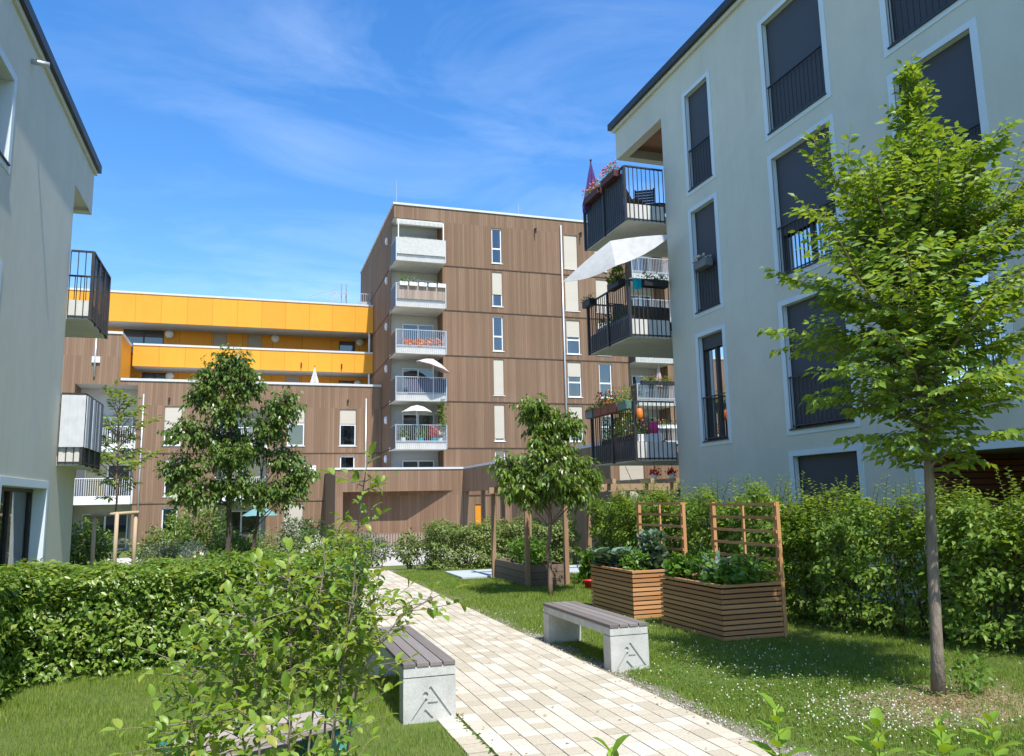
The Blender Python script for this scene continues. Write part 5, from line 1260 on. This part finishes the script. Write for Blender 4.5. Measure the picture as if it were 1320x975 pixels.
n = 700; y = 1.6+rng.random(n)*6; x = PX0-.008+rng.normal(size=n)*.012
o = leaf_mesh('joint_weeds', np.c_[x, y, np.full(n, .008)], rdir(n)*np.array((1, 1, .5))+np.array((0, 0, .5)), rdir(n)+np.array((0, 0, 1.)), rng.uniform(.015, .035, n), ROUND, 'clover', None, (0, 0, 0))
tag(o, 'tiny weeds in the joint along the left path edge', 'weeds', None, 'stuff')
# ------------------------------------------------------------------ things on the balconies
def flower_box(label, a, b, mat, leafm, flower=None, h=.18, w=.2, tall=.28, n=260, group='flower boxes on the balcony railings', leaf=.055, nfl=60):
    a, b = Vector(a), Vector(b); c = (a+b)/2; t = thing('flower_box', label, 'flower box', c, group)
    m = MB(); m.bar(a, b, w, h); m.build('box', mat, t, bevel=.01)
    d = b-a; P = np.array([tuple(a+d*rnd.uniform(.03, .97)) for _ in range(n)]); u = rdir(n); u[:, 2] = np.abs(u[:, 2])
    P = P+u*np.array((.16, .16, tall))*rng.random((n, 1))+np.array((0, 0, h*.4))
    leaf_mesh('foliage', P, u+rdir(n)*.6, rdir(n)+np.array((0, 0, .6)), leaf*rng.uniform(.6, 1.3, n), LEAF5, leafm, t)
    if flower:
        P = np.array([tuple(a+d*rnd.uniform(.02, .98)) for _ in range(nfl)]); u = rdir(nfl); u[:, 2] = np.abs(u[:, 2])*1.0
        P = P+u*np.array((.2, .2, tall*1.05))+np.array((0, 0, h*.4))
        leaf_mesh('blossoms', P, rdir(nfl), rdir(nfl), rng.uniform(.045, .085, nfl), OCT, flower, t)
    return t
RX = 8.46
flower_box('window box of pink geraniums at the near end of the top balcony side rail', (RX, 16.95, 9.72), (RX, 17.75, 9.72), 'maroon', 'leaf_hedge', 'petal_pink', tall=.30, n=340, nfl=42)
flower_box('window box of pink geraniums at the far end of the top balcony side rail', (RX, 17.95, 9.66), (RX, 18.85, 9.66), 'maroon', 'leaf_hedge', 'petal_pink', tall=.30, n=340, nfl=42)
def closed_parasol(label, x, y, z0, zc, z1, r, mat, name='parasol', pole='metal'):
    t = thing(name, label, 'parasol', (x, y, z0)); m = MB(); m.tube([(x, y, z0), (x, y, z1+.06)], .02, 7); m.lathe((x, y, z1+.04), [(.02, 0), (.035, .04), (.02, .08)], 8); m.build('pole', pole, t)
    m = MB(); vs = []; k = 20
    prof = [(zc, .95), (zc+(z1-zc)*.12, 1.0), (zc+(z1-zc)*.4, .72), (zc+(z1-zc)*.75, .36), (z1, .06)]
    for z, f in prof:
        for j in range(k):
            a = 2*math.pi*j/k; q = r*f*(1+.28*(1 if j % 2 else -1)*(1-(z-zc)/(z1-zc)*.6)); vs.append((x+q*math.cos(a+z*.4), y+q*math.sin(a+z*.4), z+(.04*math.sin(j*2.1) if z == zc else 0)))
    m.add(vs, [(i*k+j, i*k+(j+1) % k, (i+1)*k+(j+1) % k, (i+1)*k+j) for i in range(len(prof)-1) for j in range(k)]); m.build('canopy', mat, t)
closed_parasol('closed purple parasol at the outer corner of the top balcony', 8.66, 18.95, 8.6, 9.45, 10.86, .22, 'purple')
t = thing('towel', 'yellow towel hung over the inside rail of the top balcony', 'towel', (RX+.1, 17.7, 9.7))
m = MB(); k = 12
vs = [(RX+.085+.02*math.sin(i*1.9)+.03*jj, 17.35+i*.055, 9.80-jj*.36+.02*math.sin(i)) for jj in range(4) for i in range(k+1)]
m.add(vs, [(jj*(k+1)+i, jj*(k+1)+i+1, (jj+1)*(k+1)+i+1, (jj+1)*(k+1)+i) for jj in range(3) for i in range(k)]); m.build('cloth', 'yellowcloth', t).modifiers.new('thick', 'SOLIDIFY').thickness = .012
def deck_chair(label, x, y, z, rz):
    t = thing('folding_chair', label, 'chair', (x, y, z), 'slatted folding chairs on the top balcony'); m = MB()
    for s in (-.24, .24):
        m.bar((x+s, y-.25, z), (x+s, y+.05, z+.44), .03, .03); m.bar((x+s, y+.2, z), (x+s, y-.22, z+.44), .03, .03)
        m.bar((x+s, y+.02, z+.42), (x+s, y+.34, z+1.12), .035, .03)
    m.build('frame', 'black', t); m = MB()
    for i in range(7): f = .12+i*.13; m.bar((x-.23, y+.02+.32*f, z+.42+.7*f), (x+.23, y+.02+.32*f, z+.42+.7*f), .018, .06)
    m.build('backrest', 'black', t); m = MB()
    for i in range(6): m.bar((x-.23, y-.24+i*.07, z+.44), (x+.23, y-.24+i*.07, z+.44), .05, .018)
    m.build('seat', 'black', t); t.rotation_euler = (0, 0, rz)
deck_chair('dark slatted folding chair leaning towards the near rail of the top balcony', 8.92, 17.15, 8.6, RAD(35))
deck_chair('second dark slatted folding chair closer to the wall on the top balcony', 9.45, 17.45, 8.6, RAD(-30))
t = thing('balcony_table', 'dark round balcony table behind the folding chairs on the top balcony', 'table', (10.1, 18.0, 8.6))
m = MB(); m.lathe((10.1, 18.0, 8.6), [(.42, .70), (.43, .72), (.42, .735)], 18); m.build('table_top', 'black', t); m = MB(); m.lathe((10.1, 18.0, 8.6), [(.25, 0), (.04, .03), (.03, .7)], 10); m.build('leg', 'black', t)
# middle balcony
t = thing('parasol', 'large square white parasol tilted out over the middle balcony', 'parasol', (8.72, 17.1, 5.7))
Lc, Rc, Fc, Bc, Ap = Vector((7.3, 17.9, 7.1)), Vector((9.32, 15.9, 7.84)), Vector((8.12, 16.55, 7.18)), Vector((8.6, 17.25, 7.86)), Vector((8.22, 17.0, 7.95))
m = MB(); cs = [Lc, Fc, Rc, Bc]; vs = [Ap]; k = 6
for r_i in range(1, 5):
    for i in range(4):
        for j in range(k):
            e = cs[i].lerp(cs[(i+1) % 4], j/k)
            f = r_i/4; q = Ap.lerp(e, f)+Vector((0, 0, -.10*math.sin(math.pi*j/k)*f*f+.03*math.sin(f*math.pi))); vs.append(q)
nr = 4*k; fs = [(0, 1+j, 1+(j+1) % nr) for j in range(nr)]
for r_i in range(3): fs += [(1+r_i*nr+j, 1+(r_i+1)*nr+j, 1+(r_i+1)*nr+(j+1) % nr, 1+r_i*nr+(j+1) % nr) for j in range(nr)]
m.add(vs, fs); m.build('canopy', 'whitecloth', t).modifiers.new('thick', 'SOLIDIFY').thickness = .008
m = MB()
for c_ in cs: m.tube([Ap-Vector((0, 0, .06)), c_-Vector((0, 0, .02))], .010, 5)
m.build('ribs', 'white', t)
m = MB(); m.tube([(8.72, 17.1, 5.72), (8.66, 17.08, 6.9), (8.24, 17.0, 7.93)], .022, 8); m.build('pole', 'galv', t)
flower_box('dark railing box with fern-like fronds under the white parasol', (RX, 16.95, 6.92), (RX, 17.6, 6.92), 'black', 'leaf_far', None, tall=.55, leaf=.11, n=260)
flower_box('small dark railing box at the far corner of the middle balcony', (RX, 18.7, 6.86), (RX, 19.2, 6.86), 'black', 'leaf_dark', None, tall=.18, n=140)
flower_box('long dark railing box along the near rail of the middle balcony', (8.85, 16.62, 6.82), (9.5, 16.62, 6.82), 'black', 'leaf_dark', 'petal_white', tall=.2, n=220, nfl=14)
t = thing('cloth', 'turquoise cloth hung on the near rail of the middle balcony', 'cloth', (8.7, 16.66, 6.85)); m = MB()
m.add([(8.60+.045*i+.0*jj, 16.645+.01*math.sin(i*2)+.012*jj, 6.95-.09*jj-.02*(i % 2)) for jj in range(4) for i in range(6)], [(jj*6+i, jj*6+i+1, (jj+1)*6+i+1, (jj+1)*6+i) for jj in range(3) for i in range(5)])
m.build('fabric', 'teal', t).modifiers.new('thick', 'SOLIDIFY').thickness = .006
t = thing('bench', 'dark wooden bench box behind the bars of the middle balcony', 'bench', (9.5, 18.2, 5.72))
m = MB(); m.box(8.95, 17.9, 5.72, 10.6, 18.45, 6.2); m.build('seat', 'room', t, bevel=.02); m = MB(); m.box(8.95, 18.47, 5.72, 10.6, 18.55, 6.75); m.build('backrest', 'oldbox', t)
t = thing('balcony_chair', 'black wire chair at the outer side of the middle balcony', 'chair', (8.85, 17.8, 5.7)); m = MB()
for dx_, dy_ in ((-.2, -.2), (.2, -.2), (-.2, .2), (.2, .2)): m.tube([(8.85+dx_, 17.8+dy_, 5.7), (8.85+dx_*.9, 17.8+dy_*.9, 6.15)], .013, 5)
m.build('legs', 'black', t); m = MB(); m.box(8.64, 17.59, 6.15, 9.06, 18.01, 6.18); m.build('seat', 'black', t); m = MB()
for i in range(6): m.tube([(8.66+i*.075, 18.0, 6.18), (8.66+i*.075, 18.1, 6.66)], .010, 5)
m.tube([(8.64, 18.1, 6.66), (9.06, 18.1, 6.66)], .014, 5); m.build('backrest', 'black', t)
# lowest balcony
for i, (y0, y1, mt, lb) in enumerate([(16.78, 17.25, 'pot_green', 'green railing box nearest the corner of the lowest balcony'), (17.3, 17.75, 'terracotta', 'terracotta railing box next to the green one on the lowest balcony'),
                                    (17.78, 18.2, 'terracotta', 'middle terracotta railing box on the lowest balcony'), (18.22, 18.66, 'terracotta', 'far terracotta railing box on the lowest balcony'), (18.75, 19.2, 'pot_grey', 'grey railing box at the far corner of the lowest balcony')]):
    flower_box(lb, (RX-.02, y0, 3.88), (RX-.02, y1, 3.88), mt, 'leaf_far' if i % 2 else 'leaf_hedge', [None, 'petal_mix', 'petal_red', 'petal_mix', None][i], tall=.42 if i != 4 else .12, n=230, nfl=14, h=.2)
t = thing('lantern', 'orange paper lantern hanging on the near corner of the lowest balcony', 'lantern', (8.60, 16.6, 3.6)); m = MB()
m.lathe((8.60, 16.6, 3.52), [(.05, 0), (.075, .03), (.08, .12), (.07, .22), (.045, .25)], 12); m.build('shade', 'orange', t, smooth=True); m = MB(); m.tube([(8.6, 16.6, 3.76), (8.6, 16.66, 3.94)], .006, 4); m.build('hook', 'metal', t)
t = thing('watering_can', 'pink watering can behind the bars of the lowest balcony', 'watering can', (9.15, 17.0, 3.0)); m = MB()
m.lathe((9.15, 17.0, 3.22), [(.12, 0), (.13, .12), (.10, .25), (.07, .28)], 12); m.build('body', 'pink', t, smooth=True); m = MB(); m.tube([(9.05, 17.0, 3.27), (8.92, 17.0, 3.44), (8.86, 17.0, 3.5)], [.03, .02, .03], 7); m.build('spout', 'pink', t)
m = MB(); m.tube([(9.2, 17.0, 3.48), (9.32, 17.0, 3.52), (9.34, 17.0, 3.38), (9.27, 17.0, 3.28)], .012, 6); m.build('handle', 'pink', t); m = MB(); m.box(9.0, 16.88, 2.75, 9.3, 17.12, 3.215); m.build('stand', 'white', t)
t = thing('deck_chair', 'white canvas deck chair on the lowest balcony', 'chair', (9.35, 17.3, 2.75)); m = MB()
vs = []
for i in range(8):
    f = i/7; vs += [(9.05+.5*f, 17.05, 3.55-.65*f+.12*math.cos(f*6)), (9.05+.5*f, 17.65, 3.55-.65*f+.12*math.cos(f*6))]
m.add(vs, [(2*i, 2*i+1, 2*i+3, 2*i+2) for i in range(7)]); m.build('fabric', 'whitecloth', t).modifiers.new('thick', 'SOLIDIFY').thickness = .01
m = MB()
for y in (17.03, 17.67): m.bar((9.0, y, 3.62), (9.55, y, 2.76), .03, .03); m.bar((9.5, y, 3.1), (9.15, y, 2.76), .03, .03)
m.build('frame', 'larch_z', t)
for i, (x, y, lb) in enumerate([(8.82, 17.3, 'leafy pot plant at the near end inside the lowest balcony'), (8.85, 18.3, 'taller pot plant at the far end inside the lowest balcony'), (8.8, 17.85, 'pot plant between the two others inside the lowest balcony')]):
    t = thing('pot_plant', lb, 'plant', (x, y, 2.75), 'pot plants inside the lowest balcony'); m = MB(); m.lathe((x, y, 2.75), [(.12, 0), (.16, .28), (.14, .27), (.02, .26)], 12); m.build('pot', 'terracotta', t)
    p_, d, nn, s = blob_leaves((x, y, 3.35+.1*i), (.2, .22, .35), 220, .09, .2, .5); leaf_mesh('foliage', p_, d, nn, s, LEAF5, 'leaf_hedge', t)
# ground-floor terrace under the balconies
for x, y, z, lb in ((9.12, 17.0, 2.36, 'hanging pot of red flowers left under the lowest balcony'), (9.62, 17.05, 2.36, 'hanging pot of red flowers right under the lowest balcony, by the wall')):
    t = thing('hanging_pot', lb, 'hanging pot', (x, y, z), 'hanging pots of red flowers'); m = MB(); m.lathe((x, y, z-.22), [(.05, 0), (.09, .12), (.08, .11), (.02, .1)], 10); m.build('pot', 'white', t, smooth=True)
    m = MB(); m.tube([(x, y, z-.1), (x, y, z+.185)], .005, 4); m.build('hanger', 'metal', t)
    p_, d, nn, s = blob_leaves((x, y, z-.06), (.15, .15, .09), 90, .05, .2, .5); leaf_mesh('blossoms', p_, d, nn, s, ROUND, 'petal_red', t)
t = thing('hammock', 'black and white patterned hammock slung under the lowest balcony', 'hammock', (9.5, 17.6, 1.5)); m = MB()
for i in range(22):
    f0, f1 = i/22, (i+1)/22; zz_ = lambda f: 2.02-.42*math.sin(f*math.pi)
    for kk in range(5):
        a0, a1 = kk/5, (kk+1)/5; yy = lambda a: 17.3+.5*a; dz_ = lambda a: -.10*math.sin(a*math.pi)
        xx = lambda f: 8.85+1.5*f
        m.quad((xx(f0), yy(a0), zz_(f0)+dz_(a0)), (xx(f1), yy(a0), zz_(f1)+dz_(a0)), (xx(f1), yy(a1), zz_(f1)+dz_(a1)), (xx(f0), yy(a1), zz_(f0)+dz_(a1)), (i+kk+(i//3)) % 2)
m.build('fabric', ['whitecloth', 'black'], t).modifiers.new('thick', 'SOLIDIFY').thickness = .008
m = MB(); m.tube([(8.85, 17.55, 2.0), (8.60, 17.5, 2.50)], .008, 4); m.tube([(10.35, 17.55, 2.0), (10.9, 17.6, 2.5)], .008, 4); m.build('rope', 'whitecloth', t)
shrub('climbing_shrub', 'leafy shrub reaching up below the hanging pots at the end of the right building', 'shrub', (8.75, 16.2, 0), (.55, .6, 2.0), 1500, .075, 'leaf_hedge', stems=10)
flower_box('grey box of pale flowers on the railing of the narrow second floor window', (9.52, 14.75, 6.86), (9.52, 15.25, 6.86), 'pot_grey', 'leaf_grey', 'petal_white', tall=.14, n=70, nfl=22)
t = thing('lamp_shade', 'orange lampshade glowing through the narrow first floor window', 'lamp', (10.2, 15.0, 4.7))
m = MB(); m.lathe((9.95, 15.0, 4.62), [(.22, 0), (.12, .25)], 14); m.build('shade', 'orange', t)
bpy.data.objects.remove(t.children[0]); bpy.data.objects.remove(t)
# ---- on the tall block's balconies
GT = 'things on the white balconies of the tall block'
def open_parasol(label, x, y, z0, z1, r, mat, tilt=(0, 0), flatness=.5):
    t = thing('parasol', label, 'parasol', (x, y, z0)); m = MB(); m.tube([(x, y, z0), (x, y, z1)], .025, 6); m.build('pole', 'white', t); m = MB(); k = 8; vs = [(x, y, z1+.03)]
    for f, h in ((.5, .38), (1.0, 1.0)):
        for j in range(k*2):
            a = math.pi*j/k; q = r*f*(1 if j % 2 == 0 else .95); px, py = math.cos(a)*q, math.sin(a)*q
            vs.append((x+px, y+py, z1+.03-h*r*flatness-(.0 if j % 2 == 0 else -.03)+px*tilt[0]+py*tilt[1]))
    n = 2*k; m.add(vs, [(0, 1+j, 1+(j+1) % n) for j in range(n)]+[(1+j, 1+n+j, 1+n+(j+1) % n, 1+(j+1) % n) for j in range(n)])
    m.build('canopy', mat, t).modifiers.new('thick', 'SOLIDIFY').thickness = .015
open_parasol('open white parasol on the second balcony from the bottom of the tall block', 9.55, 47.75, 5.2, 7.6, .98, 'whitecloth')
open_parasol('tilted blush pink parasol leaning out of a balcony of the tall block', 10.5, 47.35, 8.05, 10.42, 1.08, 'pinkcloth', tilt=(-.34, .1))
closed_parasol('closed white parasol standing on the low block roof terrace', 3.9, 54.5, 9.58, 9.75, 10.9, .22, 'whitecloth')
for k in range(5):
    flower_box(['white railing box with a round green plant at the left of the reed screen', 'white railing box with a round pale plant above the reed screen', 'empty looking white railing box in the middle of the reed screen', 'white railing box right of the middle above the reed screen', 'white railing box at the right end of the reed screen'][k],
               (8.4+k*.6, TY-1.0, 15.12), (8.9+k*.6, TY-1.0, 15.12), 'white', 'leaf_grey' if k else 'leaf_far', None, tall=.55 if k < 2 else .06, n=130 if k < 2 else 10, h=.24, w=.22, leaf=.10)
for k, (x, mt, lb) in enumerate([(8.7, 'leaf_far', 'leafy balcony plant at the left of the white parasol'), (9.8, 'leaf_hedge', 'green pot plant under the white parasol'), (10.6, 'petal_red', 'red flowering pot plant at the right of the white parasol'), (11.0, 'petal_white', 'white flowering pot plant at the right end of the parasol balcony')]):
    t = thing('pot_plant', lb, 'plant', (x, 47.7, 5.2), GT); m = MB(); m.lathe((x, 47.7, 5.19), [(.13, 0), (.18, .4), (.16, .38), (.02, .37)], 10); m.build('pot', 'teal' if k in (1, 2) else 'white', t)
    p_, d, nn, s = blob_leaves((x, 47.7, 5.9), (.3, .25, .38 if k < 3 else .2), 130, .12, .2, .5); leaf_mesh('foliage', p_, d, nn, s, ROUND, mt, t)
t = thing('climbing_plant', 'climbing plant hanging down the right side of the parasol balcony', 'plant', (11.2, 47.5, 5.2), GT)
P = np.c_[11.1+rng.normal(size=420)*.12, 47.5+rng.normal(size=420)*.12, 6.0+rng.random(420)*2.0]; leaf_mesh('foliage', P, rdir(420)+np.array((0, 0, -.6)), rdir(420), rng.uniform(.08, .16, 420), LEAF5, 'leaf_far', t)
m = MB(); m.tube([(11.12, 47.5, 5.3), (11.15, 47.5, 7.85)], .02, 5); m.build('stem', 'bark_dark', t)
for k, x in enumerate((9.0, 9.7, 10.3, 10.95)):
    t = thing('pot_plant', ['orange flowers at the left of the third balcony from the top', 'orange flowers left of the small dark crate on the tall block', 'orange flowers right of the small dark crate on the tall block', 'pale orange flowers at the right end of the third balcony from the top'][k], 'plant', (x, 47.65, 11.0), GT)
    m = MB(); m.lathe((x, 47.65, 11.01), [(.14, 0), (.18, .3), (.16, .28), (.02, .27)], 10); m.build('pot', 'terracotta', t)
    p_, d, nn, s = blob_leaves((x, 47.65, 11.5), (.34, .25, .25), 120, .11, .2, .5); leaf_mesh('foliage', p_, d, nn, s, ROUND, 'petal_mix', t)
for z, lb in ((17.72, 'row of small plants along the topmost white balcony of the tall block'),):
    flower_box(lb, (8.6, TY-.75, 18.0), (11.0, TY-.75, 18.0), 'white', 'leaf_dark', 'petal_red', tall=.22, n=120, h=.1, leaf=.09, nfl=14)
flower_box('railing box of red flowers on the right hand balcony column of the tall block', (24.7, TY-1.0, 9.35), (27.2, TY-1.0, 9.35), 'black', 'leaf_hedge', 'petal_red', tall=.4, n=300, leaf=.13, nfl=60, h=.25)
flower_box('railing box of pink flowers below the red ones on the right hand balcony column', (24.7, TY-1.0, 6.4), (27.2, TY-1.0, 6.4), 'white', 'leaf_far', 'petal_pink', tall=.4, n=300, leaf=.13, nfl=50, h=.25)
closed_parasol('closed orange parasol above the red flowers on the right hand balcony column', 26.4, 47.9, 8.1, 9.2, 10.9, .2, 'pinkcloth')
open_parasol('turquoise parasol on the ground floor terrace behind the dark leaved tree', .6, 50.8, -.85, 1.6, 1.1, 'seacloth')

# ------------------------------------------------------------------ fallen leaves and grit
n = 420; x, y = rng.uniform(PX0-.1, PX1+.15, n), 2+18*rng.random(n)**1.5; e = rng.random(n) < .55; x[e] = np.where(rng.random(e.sum()) < .5, PX0+np.abs(rng.normal(size=e.sum()))*.10, PX1-np.abs(rng.normal(size=e.sum()))*.10)
o = leaf_mesh('fallen_leaves', np.c_[x, y, np.full(n, .029)], rdir(n)*np.array((1, 1, .12)), rdir(n)*.25+np.array((0, 0, 1.)), rng.uniform(.012, .045, n), LEAF5, 'litter', None, (0, 0, 0))
tag(o, 'dry leaves and bits of straw lying on the path', 'leaves', None, 'stuff')
n = 900; x, y = PX1+.02+np.abs(rng.normal(size=n))*.13, 3.5+9*rng.random(n)
o = leaf_mesh('verge_pebbles', np.c_[x, y, np.full(n, .006)], rdir(n)*np.array((1, 1, .1)), np.tile((0, 0, 1.), (n, 1)), rng.uniform(.008, .026, n), OCT, 'gravel', None, (0, 0, 0))
tag(o, 'small pebbles on the worn verge along the right path edge', 'gravel', None, 'stuff')

flower_box('white trough of mixed flowers along the floor inside the near rail of the lowest balcony', (8.68, 16.95, 3.1), (9.0, 16.95, 3.1), 'white', 'leaf_salad', 'petal_mix', tall=.4, n=200, nfl=22, group=None)
flower_box('dark trough with tall green plants behind the side bars of the lowest balcony', (8.74, 17.0, 3.1), (8.74, 18.9, 3.1), 'black', 'leaf_hedge', 'petal_white', tall=.6, n=420, leaf=.075, nfl=20, group=None)
flower_box('dark trough with green plants behind the side bars of the middle balcony', (8.74, 17.1, 6.05), (8.74, 18.9, 6.05), 'pot_grey', 'leaf_dark', None, tall=.4, n=260, leaf=.075, group=None)
